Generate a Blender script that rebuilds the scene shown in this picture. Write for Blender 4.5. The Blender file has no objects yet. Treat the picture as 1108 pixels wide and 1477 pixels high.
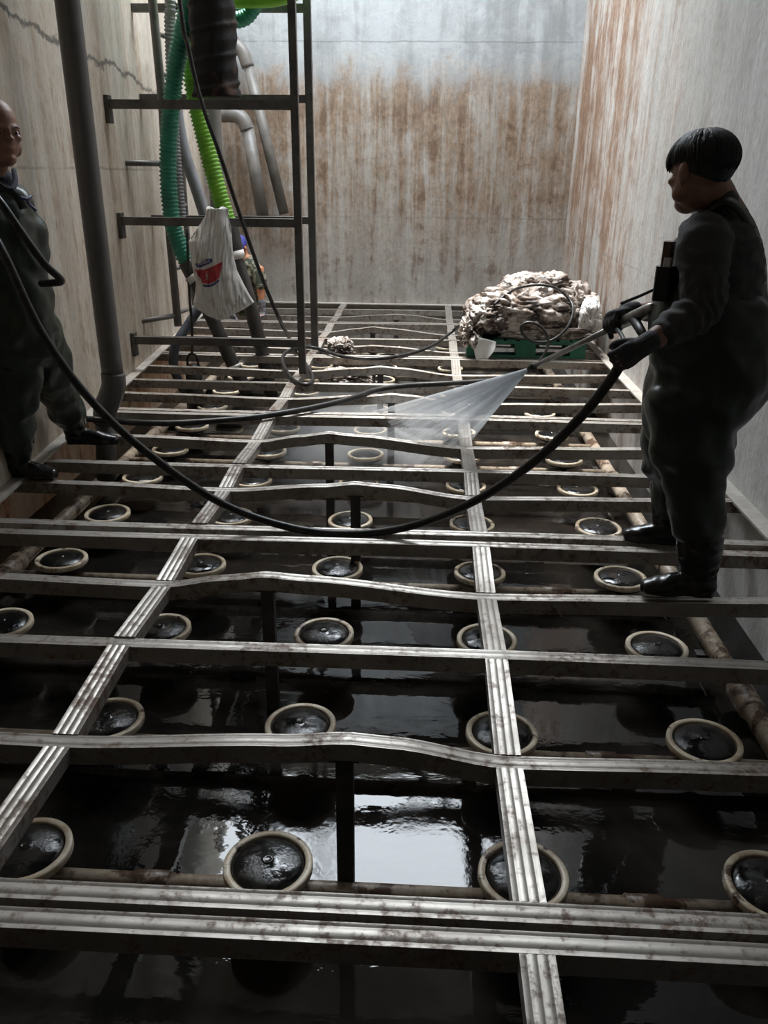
import bpy, bmesh, math, random
from mathutils import Vector, Matrix, noise
random.seed(7)
V = Vector
PI = math.pi
sc = bpy.context.scene
col = sc.collection

# ------------------------------------------------------------------ camera
F_PX = 1161.1
CXP, CYP = 554.0, 738.5
CAM = V((0, 0, 1.55))
RX = V((0.99858, 0.02920, -0.04450))
RY = V((0.05234, -0.38659, 0.92076))
RZ = V((0.00968, -0.92179, -0.38757))
right = V((RX[0], RY[0], RZ[0])); down = V((RX[1], RY[1], RZ[1])); fwd = V((RX[2], RY[2], RZ[2]))
cd = bpy.data.cameras.new('camera'); cam = bpy.data.objects.new('camera', cd); col.objects.link(cam)
cam.matrix_world = Matrix(((right[0], -down[0], -fwd[0], 0), (right[1], -down[1], -fwd[1], 0), (right[2], -down[2], -fwd[2], 1.55), (0, 0, 0, 1)))
cd.sensor_fit = 'VERTICAL'; cd.sensor_height = 36.0; cd.lens = F_PX / 1477.0 * 36.0
cd.clip_start = 0.02
sc.camera = cam

def ray(x, y):
    return right * (x - CXP) + down * (y - CYP) + fwd * F_PX
def ay(x, y, Y):
    d = ray(x, y); return CAM + d * (Y / d.y)
def az(x, y, z=0.0):
    d = ray(x, y); return CAM + d * ((z - 1.55) / d.z)
def ax(x, y, X):
    d = ray(x, y); return CAM + d * (X / d.x)

# ------------------------------------------------------------------ materials
class NT:
    def __init__(s, name):
        s.m = bpy.data.materials.new(name); s.m.use_nodes = True
        s.t = s.m.node_tree; s.t.nodes.clear()
        s.out = s.n('ShaderNodeOutputMaterial')
        s.b = s.n('ShaderNodeBsdfPrincipled'); s.l(s.b.outputs[0], s.out.inputs[0])
        s.co = s.n('ShaderNodeTexCoord').outputs['Object']
    def n(s, t, **k):
        n = s.t.nodes.new(t)
        for a, b in k.items(): setattr(n, a, b)
        return n
    def l(s, a, b): s.t.links.new(a, b)
    def mp(s, scale, loc=(0, 0, 0), co=None):
        n = s.n('ShaderNodeMapping'); n.inputs['Scale'].default_value = scale; n.inputs['Location'].default_value = loc
        s.l(co or s.co, n.inputs['Vector']); return n.outputs[0]
    def noise(s, scale, detail=5, rough=.55, co=None, dist=0):
        n = s.n('ShaderNodeTexNoise'); n.inputs['Scale'].default_value = scale; n.inputs['Detail'].default_value = detail
        n.inputs['Roughness'].default_value = rough; n.inputs['Distortion'].default_value = dist
        s.l(co or s.co, n.inputs['Vector']); return n.outputs['Fac']
    def mr(s, v, a, b, c=0, d=1, smooth=True):
        n = s.n('ShaderNodeMapRange'); n.interpolation_type = 'SMOOTHSTEP' if smooth else 'LINEAR'
        for i, x in enumerate((a, b, c, d)): n.inputs[i + 1].default_value = x
        s.l(v, n.inputs[0]); return n.outputs[0]
    def math(s, op, a, b=None):
        n = s.n('ShaderNodeMath', operation=op)
        for i, x in enumerate((a, b)):
            if x is None: continue
            if isinstance(x, (int, float)): n.inputs[i].default_value = x
            else: s.l(x, n.inputs[i])
        return n.outputs[0]
    def mix(s, f, a, b):
        n = s.n('ShaderNodeMix', data_type='RGBA')
        for i, x in ((0, f), (6, a), (7, b)):
            if isinstance(x, (int, float)): n.inputs[i].default_value = x
            elif isinstance(x, (tuple, list)): n.inputs[i].default_value = (*x[:3], 1)
            else: s.l(x, n.inputs[i])
        return n.outputs[2]
    def sep(s, co=None):
        n = s.n('ShaderNodeSeparateXYZ'); s.l(co or s.co, n.inputs[0]); return n.outputs
    def rnd(s):
        return s.n('ShaderNodeObjectInfo').outputs['Random']
    def col(s, c):
        if isinstance(c, (tuple, list)): s.b.inputs['Base Color'].default_value = (*c[:3], 1)
        else: s.l(c, s.b.inputs['Base Color'])
    def set(s, **k):
        for a, v in k.items():
            i = s.b.inputs[a.replace('_', ' ')]
            if isinstance(v, (int, float)): i.default_value = v
            else: s.l(v, i)
    def bump(s, h, strength=.3, dist=.01):
        n = s.n('ShaderNodeBump'); n.inputs['Strength'].default_value = strength; n.inputs['Distance'].default_value = dist
        s.l(h, n.inputs['Height']); s.l(n.outputs[0], s.b.inputs['Normal'])

M = {}
def simple(name, c, rough=.5, metal=0, c2=None, scale=8, lo=.45, hi=.65, bump=0, bscale=None, spec=None, stretch=None, detail=6):
    n = NT(name)
    co = n.mp(stretch) if stretch else None
    if c2:
        f = n.mr(n.noise(scale, detail, .6, co), lo, hi)
        n.col(n.mix(f, c, c2))
    else: n.col(c)
    n.set(Roughness=rough, Metallic=metal)
    if spec is not None: n.set(Specular_IOR_Level=spec)
    if bump: n.bump(n.noise(bscale or scale * 3, 6, .6, co), bump, .01)
    M[name] = n.m; return n.m

def wall(name, base, light, rust, dark, axis, zr, yr=None, amt=1.0, top=None, crack=None, lines=(), zlow=(-.6, -.6), rth=(.76, .98), ssc=3.0, sdk=.45):
    """streaked stained concrete; axis = index of the horizontal coordinate along the wall"""
    n = NT(name)
    X, Y, Z = n.sep()
    hc = (X, Y)[axis]
    st = (3.2, 3.2, .22)
    s1 = n.noise(1.1, 7, .6, n.mp(st), .4)
    s2 = n.noise(ssc, 7, .66, n.mp((3.2, 3.2, .20), (3, 7, 1)), .35)
    p1 = n.noise(.85, 6, .6, n.mp((1, 1, .7)), .6)
    p2 = n.noise(3.4, 9, .7, None, .4)
    fine = n.noise(22, 8, .7, n.mp((1.2, 1.2, .7)))
    c = n.mix(n.mr(p1, .35, .65), base, light)
    c = n.mix(n.math('MULTIPLY', n.mr(s1, .42, .62), sdk), c, tuple(x * .62 for x in base))
    c = n.mix(n.math('MULTIPLY', n.mr(fine, .4, .68), .30), c, tuple(x * .45 for x in base))
    # rust
    m = n.math('ADD', n.math('MULTIPLY', s2, .8), n.math('ADD', n.math('MULTIPLY', p1, .45), n.math('MULTIPLY', p2, .45)))
    wob = n.math('ADD', Z, n.math('MULTIPLY', n.math('SUBTRACT', p2, .5), 1.5))
    zmask = n.mr(wob, zr[0], zr[1], 1, 0)
    lowm = n.mr(n.math('ADD', Z, n.math('MULTIPLY', n.math('SUBTRACT', p1, .5), 2.2)), zlow[0] - .01, zlow[1] + .01)
    rm = n.math('MULTIPLY', n.math('MULTIPLY', n.mr(m, rth[0], rth[1]), zmask), n.math('ADD', n.math('MULTIPLY', lowm, .75), .25))
    if yr: rm = n.math('MULTIPLY', rm, n.mr(n.math('ADD', Y, n.math('MULTIPLY', n.math('SUBTRACT', p1, .5), 3)), yr[0], yr[1]))
    rm = n.math('MULTIPLY', rm, amt)
    c = n.mix(rm, c, n.mix(n.mr(fine, .35, .65), rust, tuple(x * .6 for x in rust)))
    dm = n.math('MULTIPLY', n.mr(n.math('ADD', n.math('MULTIPLY', p2, .6), n.math('MULTIPLY', s2, .5)), .565, .68), n.math('MULTIPLY', zmask, .75 * amt))
    if yr: dm = n.math('MULTIPLY', dm, n.mr(Y, yr[0], yr[1]))
    c = n.mix(dm, c, dark)
    if top:
        c = n.mix(n.math('MULTIPLY', n.math('SUBTRACT', 1.0, zmask), .8), c, n.mix(n.mr(n.math('ADD', n.math('MULTIPLY', s1, .5), n.math('MULTIPLY', p2, .5)), .42, .6), top, tuple(x * .62 for x in top)))
    for (z0, w) in lines:
        d = n.math('ABSOLUTE', n.math('SUBTRACT', n.math('ADD', Z, n.math('MULTIPLY', n.math('SUBTRACT', p2, .5), .05)), z0))
        c = n.mix(n.math('MULTIPLY', n.mr(d, w, 0), n.mr(p1, .4, .6, .15, .55)), c, tuple(x * .35 for x in base))
    if crack:
        (ya, za), (yb, zb) = crack
        k = (zb - za) / (yb - ya)
        ln = n.math('ADD', n.math('MULTIPLY', n.math('SUBTRACT', Y, ya), k), za)
        cn = n.noise(2.6, 8, .7)
        d = n.math('ABSOLUTE', n.math('SUBTRACT', n.math('ADD', Z, n.math('MULTIPLY', n.math('SUBTRACT', cn, .5), .35)), ln))
        f = n.math('MULTIPLY', n.mr(d, .030, .006), n.mr(Y, yb + .6, yb, 0, 1))
        c = n.mix(n.math('MULTIPLY', f, .85), c, tuple(x * .2 for x in base))
    n.col(c); n.set(Roughness=.82, Specular_IOR_Level=.25)
    n.bump(n.math('ADD', n.math('MULTIPLY', fine, .5), n.math('ADD', p2, n.math('MULTIPLY', s2, .6))), .45, .02)
    M[name] = n.m

wall('back_concrete', (.36, .33, .29), (.46, .45, .43), (.255, .165, .10), (.10, .058, .038), 0, (2.35, 2.9), amt=.84, top=(.36, .385, .40), lines=((1.05, .02), (2.95, .012)), zlow=(.2, 1.3), rth=(.66, .92))
wall('right_concrete', (.46, .445, .42), (.60, .59, .575), (.30, .175, .10), (.18, .10, .065), 1, (4.5, 5.5), yr=(4.4, 8.8), amt=.9, lines=((.85, .012),), rth=(.66, 1.0), ssc=1.7, sdk=.28)
wall('left_concrete', (.53, .465, .385), (.67, .615, .535), (.48, .32, .19), (.2, .13, .085), 1, (2.2, 3.6), amt=.42, crack=((4.8, 2.34), (8.1, 2.24)), lines=((1.56, .015),))
wall('low_concrete', (.54, .39, .27), (.66, .54, .42), (.52, .25, .11), (.08, .05, .035), 1, (5, 6), amt=.9)
wall('front_concrete', (.16, .14, .12), (.22, .20, .17), (.16, .10, .06), (.08, .05, .035), 0, (5, 6), amt=.6)
simple('ceiling_concrete', (.36, .35, .33), .9, c2=(.26, .25, .23), scale=2, bump=.3)

def metal(name, c, c2, rust, rough, met, rlo, rhi, stretch=(1, 1, 1)):
    n = NT(name)
    f = n.noise(7, 8, .65, n.mp(stretch)); g = n.noise(24, 9, .75, n.mp((1, 1, 1), (4, 2, 9)))
    h = n.noise(2.2, 5, .6)
    c = n.mix(n.mr(f, .35, .68), c, c2)
    rm = n.math('MULTIPLY', n.mr(n.math('ADD', g, n.math('MULTIPLY', h, .5)), rlo, rhi), .9)
    c = n.mix(rm, c, rust)
    n.col(c); n.set(Roughness=n.math('ADD', n.math('MULTIPLY', f, .25), rough), Metallic=n.math('MULTIPLY', n.math('SUBTRACT', 1.0, rm), met))
    n.bump(g, .25, .004)
    M[name] = n.m
metal('galvanised_steel', (.50, .47, .43), (.34, .31, .275), (.13, .07, .04), .29, .7, .74, .90, (.5, .5, .5))
metal('tower_steel', (.135, .128, .12), (.085, .08, .077), (.11, .07, .05), .38, .6, .9, 1.05)
metal('prop_steel', (.10, .095, .09), (.05, .045, .04), (.07, .04, .03), .45, .4, .9, 1.05)
metal('ledge_steel', (.50, .47, .43), (.36, .33, .29), (.22, .13, .07), .45, .3, .84, 1.0)

def ringmat():
    n = NT('cream_ring')
    g = n.noise(14, 8, .7); r = n.rnd()
    a = n.mix(n.mr(g, .4, .6), (.85, .75, .58), (.64, .50, .34))
    m = n.mr(n.math('ADD', n.noise(9, 8, .7, n.mp((1, 1, 1), (5, 5, 5))), n.math('MULTIPLY', r, .16)), .66, .74)
    n.col(n.mix(m, a, (.12, .065, .04))); n.set(Roughness=.38)
    n.bump(g, .2, .003); M['cream_ring'] = n.m
ringmat()
def membrane():
    n = NT('black_membrane')
    g = n.noise(40, 8, .75); h = n.noise(9, 5, .6)
    n.col(n.mix(n.mr(h, .5, .7), (.010, .010, .010), (.035, .030, .026)))
    n.set(Roughness=n.mr(h, .4, .65, .05, .16), Specular_IOR_Level=.5)
    n.bump(n.math('ADD', n.math('MULTIPLY', n.noise(75, 6, .7), n.mr(h, .42, .6, .15, .9)), n.math('MULTIPLY', h, .5)), .4, .005); M['black_membrane'] = n.m
membrane()
def dirty_pipe():
    n = NT('dirty_pvc')
    g = n.noise(6, 9, .72); h = n.noise(22, 8, .7)
    c = n.mix(n.mr(h, .4, .6), (.50, .42, .33), (.36, .28, .20))
    c = n.mix(n.mr(g, .5, .58), c, (.10, .055, .035))
    n.col(c); n.set(Roughness=.4); n.bump(h, .3, .004); M['dirty_pvc'] = n.m
dirty_pipe()
simple('grey_pvc', (.15, .138, .125), .45, c2=(.10, .092, .082), scale=5, bump=.1)
simple('dark_pvc', (.10, .095, .09), .38, c2=(.065, .06, .057), scale=4, bump=.12, stretch=(1, 1, .3))
simple('mud_pipe', (.055, .05, .048), .42, c2=(.028, .025, .023), scale=7, bump=.2)
simple('black_rubber', (.014, .014, .014), .38, c2=(.035, .032, .03), scale=18, bump=.15)
simple('boot_rubber', (.010, .010, .010), .22, c2=(.022, .020, .018), scale=14, bump=.15, bscale=10, spec=.6)
simple('green_hose', (.035, .26, .17), .38, c2=(.025, .19, .13), scale=5, bump=.05)
simple('lime_hose', (.24, .55, .045), .36, c2=(.17, .42, .03), scale=5, bump=.05)
simple('grey_hose', (.20, .20, .215), .5, c2=(.14, .14, .15), scale=6)
simple('blue_hose', (.085, .095, .12), .4, c2=(.06, .065, .08), scale=6)
simple('duct_fabric', (.013, .012, .012), .6, c2=(.085, .042, .025), scale=5, lo=.54, hi=.68, bump=.6, bscale=9, spec=.2)
simple('tape', (.62, .60, .56), .5, c2=(.42, .39, .35), scale=16)
simple('wader_green', (.020, .031, .022), .36, c2=(.034, .044, .031), scale=3.5, bump=.25, bscale=9, spec=.45)
simple('shirt_charcoal', (.060, .058, .058), .85, c2=(.042, .041, .041), scale=20, bump=.2, bscale=60)
simple('shirt_navy', (.014, .016, .032), .85, c2=(.02, .02, .04), scale=20, bump=.2, bscale=60)
simple('skin', (.30, .155, .105), .5, c2=(.24, .115, .078), scale=8, bump=.08, bscale=90)
simple('skin_orange', (.60, .25, .13), .5, c2=(.5, .2, .1), scale=8)
simple('hair_black', (.008, .007, .007), .6, c2=(.018, .016, .015), scale=30, bump=.6, bscale=40, stretch=(1, 1, .25))
simple('glove_dark', (.035, .034, .036), .75, c2=(.06, .058, .056), scale=25, bump=.4, bscale=50)
simple('glove_grey', (.22, .22, .24), .75, c2=(.05, .05, .06), scale=22, bump=.3)
simple('cap_blue', (.05, .055, .30), .8, c2=(.04, .045, .2), scale=12)
simple('camo', (.20, .19, .13), .85, c2=(.035, .04, .025), scale=22, lo=.47, hi=.53, detail=2)
simple('pallet_green', (.008, .125, .075), .42, c2=(.012, .08, .05), scale=4, bump=.1)
simple('sack_white', (.72, .71, .69), .5, c2=(.5, .46, .41), scale=9, lo=.5, hi=.7, bump=.3, bscale=20)
simple('cloth_white', (.8, .8, .79), .6, c2=(.7, .69, .67), scale=9, bump=.15)
simple('print_red', (.42, .022, .03), .45, c2=(.30, .03, .035), scale=20)
simple('print_navy', (.03, .035, .14), .45, c2=(.06, .06, .17), scale=30)
simple('print_white', (.72, .70, .69), .5, c2=(.6, .5, .5), scale=40)
simple('gun_steel', (.42, .41, .40), .3, metal=.8, c2=(.25, .24, .23), scale=12)
simple('gun_black', (.015, .015, .016), .4, c2=(.03, .03, .03), scale=12)
simple('case_brown', (.12, .065, .04), .5, c2=(.2, .13, .1), scale=20)
simple('eye_white', (.5, .46, .42), .25)
simple('eye_dark', (.01, .008, .007), .2)
def muddy():
    n = NT('muddy_sack')
    g = n.noise(4.5, 9, .7, None, .5); h = n.noise(26, 8, .75); k = n.noise(2.0, 4, .6)
    c = n.mix(n.mr(n.math('ADD', n.math('MULTIPLY', g, .7), n.math('MULTIPLY', h, .35)), .43, .58), (.58, .53, .49), (.20, .145, .11))
    c = n.mix(n.mr(n.math('ADD', g, n.math('MULTIPLY', k, .4)), .72, .82), c, (.07, .05, .042))
    n.col(c); n.set(Roughness=.42); n.bump(n.math('ADD', g, n.math('MULTIPLY', h, .3)), .5, .02); M['muddy_sack'] = n.m
muddy()
def sludge():
    n = NT('sludge')
    g = n.noise(1.3, 6, .6, None, .6); h = n.noise(7, 4, .5, n.mp((.6, 1.2, 1)), .4); k = n.noise(26, 6, .6)
    n.col(n.mix(n.mr(g, .42, .66), (.010, .009, .008), (.034, .028, .023)))
    n.set(Roughness=n.mr(g, .5, .7, .0, .08), IOR=1.40)
    n.bump(n.math('ADD', h, n.math('MULTIPLY', k, n.mr(n.noise(2.3, 5, .65, n.mp((1, 1, 1), (9, 3, 0))), .5, .64, .03, .55))), .065, .02); M['sludge'] = n.m
sludge()

# ------------------------------------------------------------------ mesh builder
class MB:
    def __init__(s): s.v = []; s.f = []
    def add(s, vs, fs):
        o = len(s.v); s.v += [V(v) for v in vs]; s.f += [tuple(i + o for i in f) for f in fs]; return s
    def box(s, a, b):
        x0, y0, z0 = a; x1, y1, z1 = b
        return s.add([(x0, y0, z0), (x1, y0, z0), (x1, y1, z0), (x0, y1, z0), (x0, y0, z1), (x1, y0, z1), (x1, y1, z1), (x0, y1, z1)],
                     [(3, 2, 1, 0), (4, 5, 6, 7), (0, 1, 5, 4), (1, 2, 6, 5), (2, 3, 7, 6), (3, 0, 4, 7)])
    def rings(s, rings, cap=True, loop=False):
        n = len(rings[0]); vs = [p for r in rings for p in r]; fs = []
        m = len(rings)
        for i in range(m if loop else m - 1):
            j = (i + 1) % m
            for k in range(n):
                k2 = (k + 1) % n
                fs.append((i * n + k, i * n + k2, j * n + k2, j * n + k))
        if cap and not loop:
            fs.append(tuple(reversed(range(n)))); fs.append(tuple((m - 1) * n + k for k in range(n)))
        return s.add(vs, fs)
    def extrude(s, prof, path, side, up):
        """profile (a,b) placed as p + side*a + up*b"""
        side = V(side); up = V(up)
        return s.rings([[V(p) + side * a + up * b for a, b in prof] for p in path])
    def tube(s, pts, r, seg=12, cap=True):
        pts = [V(p) for p in pts]; n = len(pts)
        rr = r if isinstance(r, (list, tuple)) else [r] * n
        t0 = (pts[1] - pts[0]).normalized()
        u = t0.orthogonal().normalized(); rings = []
        for i in range(n):
            t = (pts[min(i + 1, n - 1)] - pts[max(i - 1, 0)]).normalized()
            u = (u - t * u.dot(t)).normalized(); w = t.cross(u)
            rings.append([pts[i] + (u * math.cos(a) + w * math.sin(a)) * rr[i] for a in [2 * PI * k / seg for k in range(seg)]])
        return s.rings(rings, cap)
    def lathe(s, prof, c=(0, 0, 0), seg=32, cap=True):
        c = V(c)
        return s.rings([[c + V((r * math.cos(2 * PI * k / seg), r * math.sin(2 * PI * k / seg), z)) for k in range(seg)] for r, z in prof], cap)
    def build(s, name, mat, parent=None, loc=None, smooth=True, angle=None):
        me = bpy.data.meshes.new(name)
        off = V((0, 0, 0))
        if parent is not None: off = world(parent)
        elif loc is not None: off = V(loc)
        me.from_pydata([v - off for v in s.v], [], s.f)
        bm = bmesh.new(); bm.from_mesh(me); bmesh.ops.recalc_face_normals(bm, faces=bm.faces); bm.to_mesh(me); bm.free()
        me.materials.append(M[mat] if isinstance(mat, str) else mat)
        return finish(me, name, parent, off, smooth, angle)
def finish(me, name, parent, off, smooth=True, angle=None):
    if smooth:
        me.polygons.foreach_set('use_smooth', [True] * len(me.polygons))
        if angle is not None:
            try: me.set_sharp_from_angle(angle=math.radians(angle))
            except Exception: pass
    o = bpy.data.objects.new(name, me); col.objects.link(o)
    if parent is not None: o.parent = parent
    else: o.location = off
    return o
def world(o):
    p = V((0, 0, 0))
    while o is not None: p += o.location; o = o.parent
    return p
def empty(name, loc):
    o = bpy.data.objects.new(name, None); col.objects.link(o); o.location = V(loc); o.empty_display_size = .1; return o
def tag(o, label=None, cat=None, group=None, kind=None):
    for k, v in (('label', label), ('category', cat), ('group', group), ('kind', kind)):
        if v: o[k] = v
    return o
def curve(pts, per=8):
    """Catmull-Rom through the points"""
    P = [V(p) for p in pts]; P = [P[0] * 2 - P[1]] + P + [P[-1] * 2 - P[-2]]; out = []
    for i in range(1, len(P) - 2):
        a, b, c, d = P[i - 1:i + 3]
        for k in range(per):
            t = k / per
            out.append(.5 * (2 * b + (c - a) * t + (2 * a - 5 * b + 4 * c - d) * t * t + (3 * b - a - 3 * c + d) * t ** 3))
    out.append(P[-2]); return out
def resample(pts, step):
    out = [pts[0].copy()]; acc = 0
    for a, b in zip(pts, pts[1:]):
        L = (b - a).length
        while acc + L >= step:
            t = (step - acc) / L; a = a.lerp(b, t); out.append(a.copy()); L = (b - a).length; acc = 0
        acc += L
    return out
def hose(name, pts, r, mat, label=None, cat='hose', per=8, ribbed=0, parent=None, seg=12, depth=.12):
    p = curve(pts, per); rr = r
    if ribbed:
        p = resample(p, ribbed / 4); rr = [r * (1 + (depth, 0, -depth, 0)[i % 4]) for i in range(len(p))]
    o = MB().tube(p, rr, seg).build(name, mat, parent, loc=p[0])
    if label: tag(o, label, cat)
    return o
SKY = 16.0; EXPO = 0.25; SUN = 7.0; SKIP_DISC = set()

# ------------------------------------------------------------------ the setting: a deep concrete tank
ZW = -0.62          # sludge level
ZC = 5.9            # underside of the cover slab
YB, YF, XR = 10.62, -2.2, 1.70
def XL(y): return -1.89 - .083 * y
def struct(name, mb, mat, smooth=False):
    o = mb.build(name, mat, loc=(0, 0, 0), smooth=smooth); o['kind'] = 'structure'; return o
up = MB()   # upper left wall, slightly splayed
up.rings([[(XL(YF), YF, -.06), (XL(YF), YF, ZC), (-3.4, YF, ZC), (-3.4, YF, -.06)], [(XL(YB), YB, -.06), (XL(YB), YB, ZC), (-3.4, YB, ZC), (-3.4, YB, -.06)]])
struct('wall_left', up, 'left_concrete')
struct('wall_left_base', MB().box((-3.4, YF, -.9), (-2.64, YB, -.06)), 'low_concrete')
struct('wall_right', MB().box((XR, YF, -.9), (XR + .3, YB + .3, ZC)), 'right_concrete')
struct('wall_back', MB().box((-3.4, YB, -.9), (XR, YB + .3, ZC)), 'back_concrete')
struct('wall_front', MB().box((-3.4, YF - .3, -.9), (XR + .3, YF, ZC)), 'front_concrete')
struct('floor', MB().box((-3.4, YF, -.95), (XR + .3, YB + .3, -.80)), 'low_concrete')
OX0, OX1, OY0, OY1 = -2.75, 1.15, 7.0, 9.95
ce = MB()
ce.box((-3.4, YF - .3, ZC), (XR + .3, OY0, ZC + .25)); ce.box((-3.4, OY1, ZC), (XR + .3, YB + .3, ZC + .25))
ce.box((-3.4, OY0, ZC), (OX0, OY1, ZC + .25)); ce.box((OX1, OY0, ZC), (XR + .3, OY1, ZC + .25))
struct('ceiling', ce, 'ceiling_concrete')
# sludge: rippled wet surface
sm = MB()
nx, ny = 60, 170
vs = []; fs = []
for j in range(ny + 1):
    for i in range(nx + 1):
        x = -2.66 + (XR + 2.68) * i / nx; y = YF + (YB + .02 - YF) * j / ny
        vs.append((x, y, ZW))
for j in range(ny):
    for i in range(nx):
        a = j * (nx + 1) + i; fs.append((a, a + 1, a + nx + 2, a + nx + 1))
sm.add(vs, fs)
tag(sm.build('sludge_water', 'sludge', loc=(0, 0, 0)), 'black wet sludge water covering the tank floor under the steel frames', 'sludge water', kind='stuff')

# ledger angles on the walls
t = MB()
prof = [(0, 0), (.085, 0), (.085, -.012), (.012, -.012), (.012, -.06), (0, -.06)]
t.extrude(prof, [(XL(3.45) - .01, 3.45, .006), (XL(YB) - .01, YB, .006)], (1, 0, 0), (0, 0, 1))
struct('trim_1', t, 'ledge_steel')
t = MB(); t.extrude([(-a, b) for a, b in prof], [(XR, YF, .006), (XR, YB, .006)], (1, 0, 0), (0, 0, 1)); struct('trim_2', t, 'ledge_steel')
t = MB(); t.extrude([(-a, b) for a, b in prof], [(-2.7, YB, .006), (XR, YB, .006)], (0, 1, 0), (0, 0, 1)); struct('trim_3', t, 'ledge_steel')

# ------------------------------------------------------------------ welded steel frames
XA, XB = -1.05, 0.28                      # centre lines of the two lengthwise members
def grooved(w, h, cs=(-.55, .6)):
    a = w / 2; g = .0014; p = [(-a, -h)]
    p += [(-a, 0)]
    for c in cs:
        x = c * a; p += [(x - .004, 0), (x - .0015, -g), (x + .0015, -g), (x + .004, 0)]
    return p + [(a, 0), (a, -h), (a - .004, -h), (a - .004, -.006), (-a + .004, -.006), (-a + .004, -h)]
def sagging(xm, rise, sag=.03):
    """a cross beam pushed up over its prop and sagging on either side"""
    x0 = None
    def z(x, xl):
        # control heights
        P = [(xl, .0), (xl + .45, -.006), (XA if XA < xm - .25 else xl + .5, -sag * .75), (xm - .16, rise * .45), (xm, rise), (xm + .12, rise * .7), (XB, -sag), (XB + .6, -sag * .6), (XR, 0)]
        P = sorted(P)
        for (a, za), (b, zb) in zip(P, P[1:]):
            if a <= x <= b and b > a:
                s = (x - a) / (b - a); s = s * s * (3 - 2 * s) if abs(b - a) > .2 else s
                return za + (zb - za) * s
        return 0
    return z
def cross_beam(parent, y, w=.056, bend=None, big=False):
    xl = max(XL(y) + .02, -2.75) if y > 3.4 else XL(y) - .3
    xs = [xl + (XR - .012 - xl) * i / 80 for i in range(81)]
    zf = bend if bend else (lambda x, xl: -.004 * math.sin((x - xl) * 1.7))
    path = [(x, y, zf(x, xl)) for x in xs]
    return MB().extrude(grooved(w, .062), path, (0, 1, 0), (0, 0, 1)).build('cross_beam', 'galvanised_steel', parent, angle=30)
def stringer(parent, x, y0, y1, z0, z1, w=.078):
    n = 6; path = [(x, y0 + (y1 - y0) * i / n, z0 + (z1 - z0) * i / n) for i in range(n + 1)]
    return MB().extrude(grooved(w, .05, (-.6, 0, .6)), path, (1, 0, 0), (0, 0, 1)).build('stringer', 'galvanised_steel', parent, angle=30)
def prop(parent, x, y, ztop):
    m = MB(); m.box((x - .026, y - .022, -.80), (x + .026, y + .022, ztop - .058))
    m.box((x - .045, y - .028, ztop - .066), (x + .045, y + .028, ztop - .058))
    return m.build('prop', 'prop_steel', parent, smooth=False)
FR = [
  ([-.5, .1, .7], {}, -.9, 1.278, 'steel floor frame nearest the camera, its edge crossing the bottom of the view'),
  ([1.352, 2.42, 3.33], {1.90: (-.20, .03)}, 1.352, 3.33, 'second steel floor frame, under the standing man holding the lance'),
  ([3.445, 4.31, 5.36], {3.98: (-.345, .034), 4.83: (-.583, .045)}, 3.445, 5.36, 'third steel floor frame, under the boots of the bald man'),
  ([5.44, 6.30, 7.30], {5.88: (-.236, .03), 6.80: (-.371, .03)}, 5.44, 7.30, 'fourth steel floor frame, below the post feet and the coiled hose'),
  ([7.38, 8.20, 9.10], {7.75: (-.498, .02), 8.66: (-.558, .04)}, 7.38, 9.10, 'fifth steel floor frame, carrying the green pallet'),
  ([9.18, 10.1], {9.65: (-.343, .02)}, 9.18, YB - .09, 'last steel floor frame, along the back wall'),
]
FR[0] = ([-.5, .1, .7, 1.274], {}, -.9, 1.274, FR[0][4])
FR[1][1][2.90] = (-.616, .036)
for straight, bent, ya, yb, lab in FR:
    f = empty('steel_floor_frame', (0, ya, 0)); tag(f, lab, 'steel frame', 'welded steel frames over the sludge')
    ys = sorted([(y, None) for y in straight] + [(y, b) for y, b in bent.items()], key=lambda q: q[0])
    hs = []
    for y, b in ys:
        if b:
            zf = sagging(b[0], b[1] + .004); cross_beam(f, y, bend=zf)
            xl = max(XL(y) + .02, -2.75) if y > 3.4 else XL(y) - .3
            hs.append((y, zf(XA, xl), zf(XB, xl))); prop(f, b[0], y, b[1])
        else: cross_beam(f, y); hs.append((y, 0, 0))
    if yb > 10: hs.append((yb + .034, 0, 0))
    for (y0, a0, b0), (y1, a1, b1) in zip(hs, hs[1:]):
        stringer(f, XA, y0 + .029, y1 - .029, a0 + .004, a1 + .004); stringer(f, XB, y0 + .029, y1 - .029, b0 + .004, b1 + .004)

# ------------------------------------------------------------------ aeration pipework and disc diffusers
ROWY = [1.86, 2.53, 3.20, 3.88, 4.54, 5.20, 5.82, 6.44, 7.08, 7.65, 8.25, 8.83, 9.42, 10.02]
COLX = [-1.97, -1.20, -.43, .34, 1.10]
ORD = ['front', 'second', 'third', 'fourth', 'fifth', 'sixth', 'seventh', 'eighth', 'ninth', 'tenth', 'eleventh', 'twelfth', 'thirteenth', 'last']
def header(x, y0, y1, label, name='header_pipe'):
    r = empty(name, (x, y0, -.53)); tag(r, label, 'pipe')
    MB().tube([(x, y0, -.53), (x, y1, -.53)], .045, 16).build('pipe', 'dirty_pvc', r)
    for k in range(int((y1 - y0) / 1.336) + 1):
        y = y0 + .35 + k * 1.336
        if y + .2 > y1: break
        MB().tube([(x, y, -.53), (x, y + .012, -.53), (x, y + .17, -.53), (x, y + .182, -.53)], [.048, .056, .056, .048], 18).build('coupling', 'dirty_pvc', r)
        m = MB(); m.box((x - .075, y + .5, -.80), (x + .075, y + .55, -.575)); m.build('pipe_bracket', 'prop_steel', r, smooth=False)
    return r
header(-2.30, 2.2, 10.2, 'grimy feed pipe with couplings running along the foot of the left wall')
header(1.43, 1.2, 10.2, 'grimy feed pipe running along the foot of the right wall')
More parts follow.
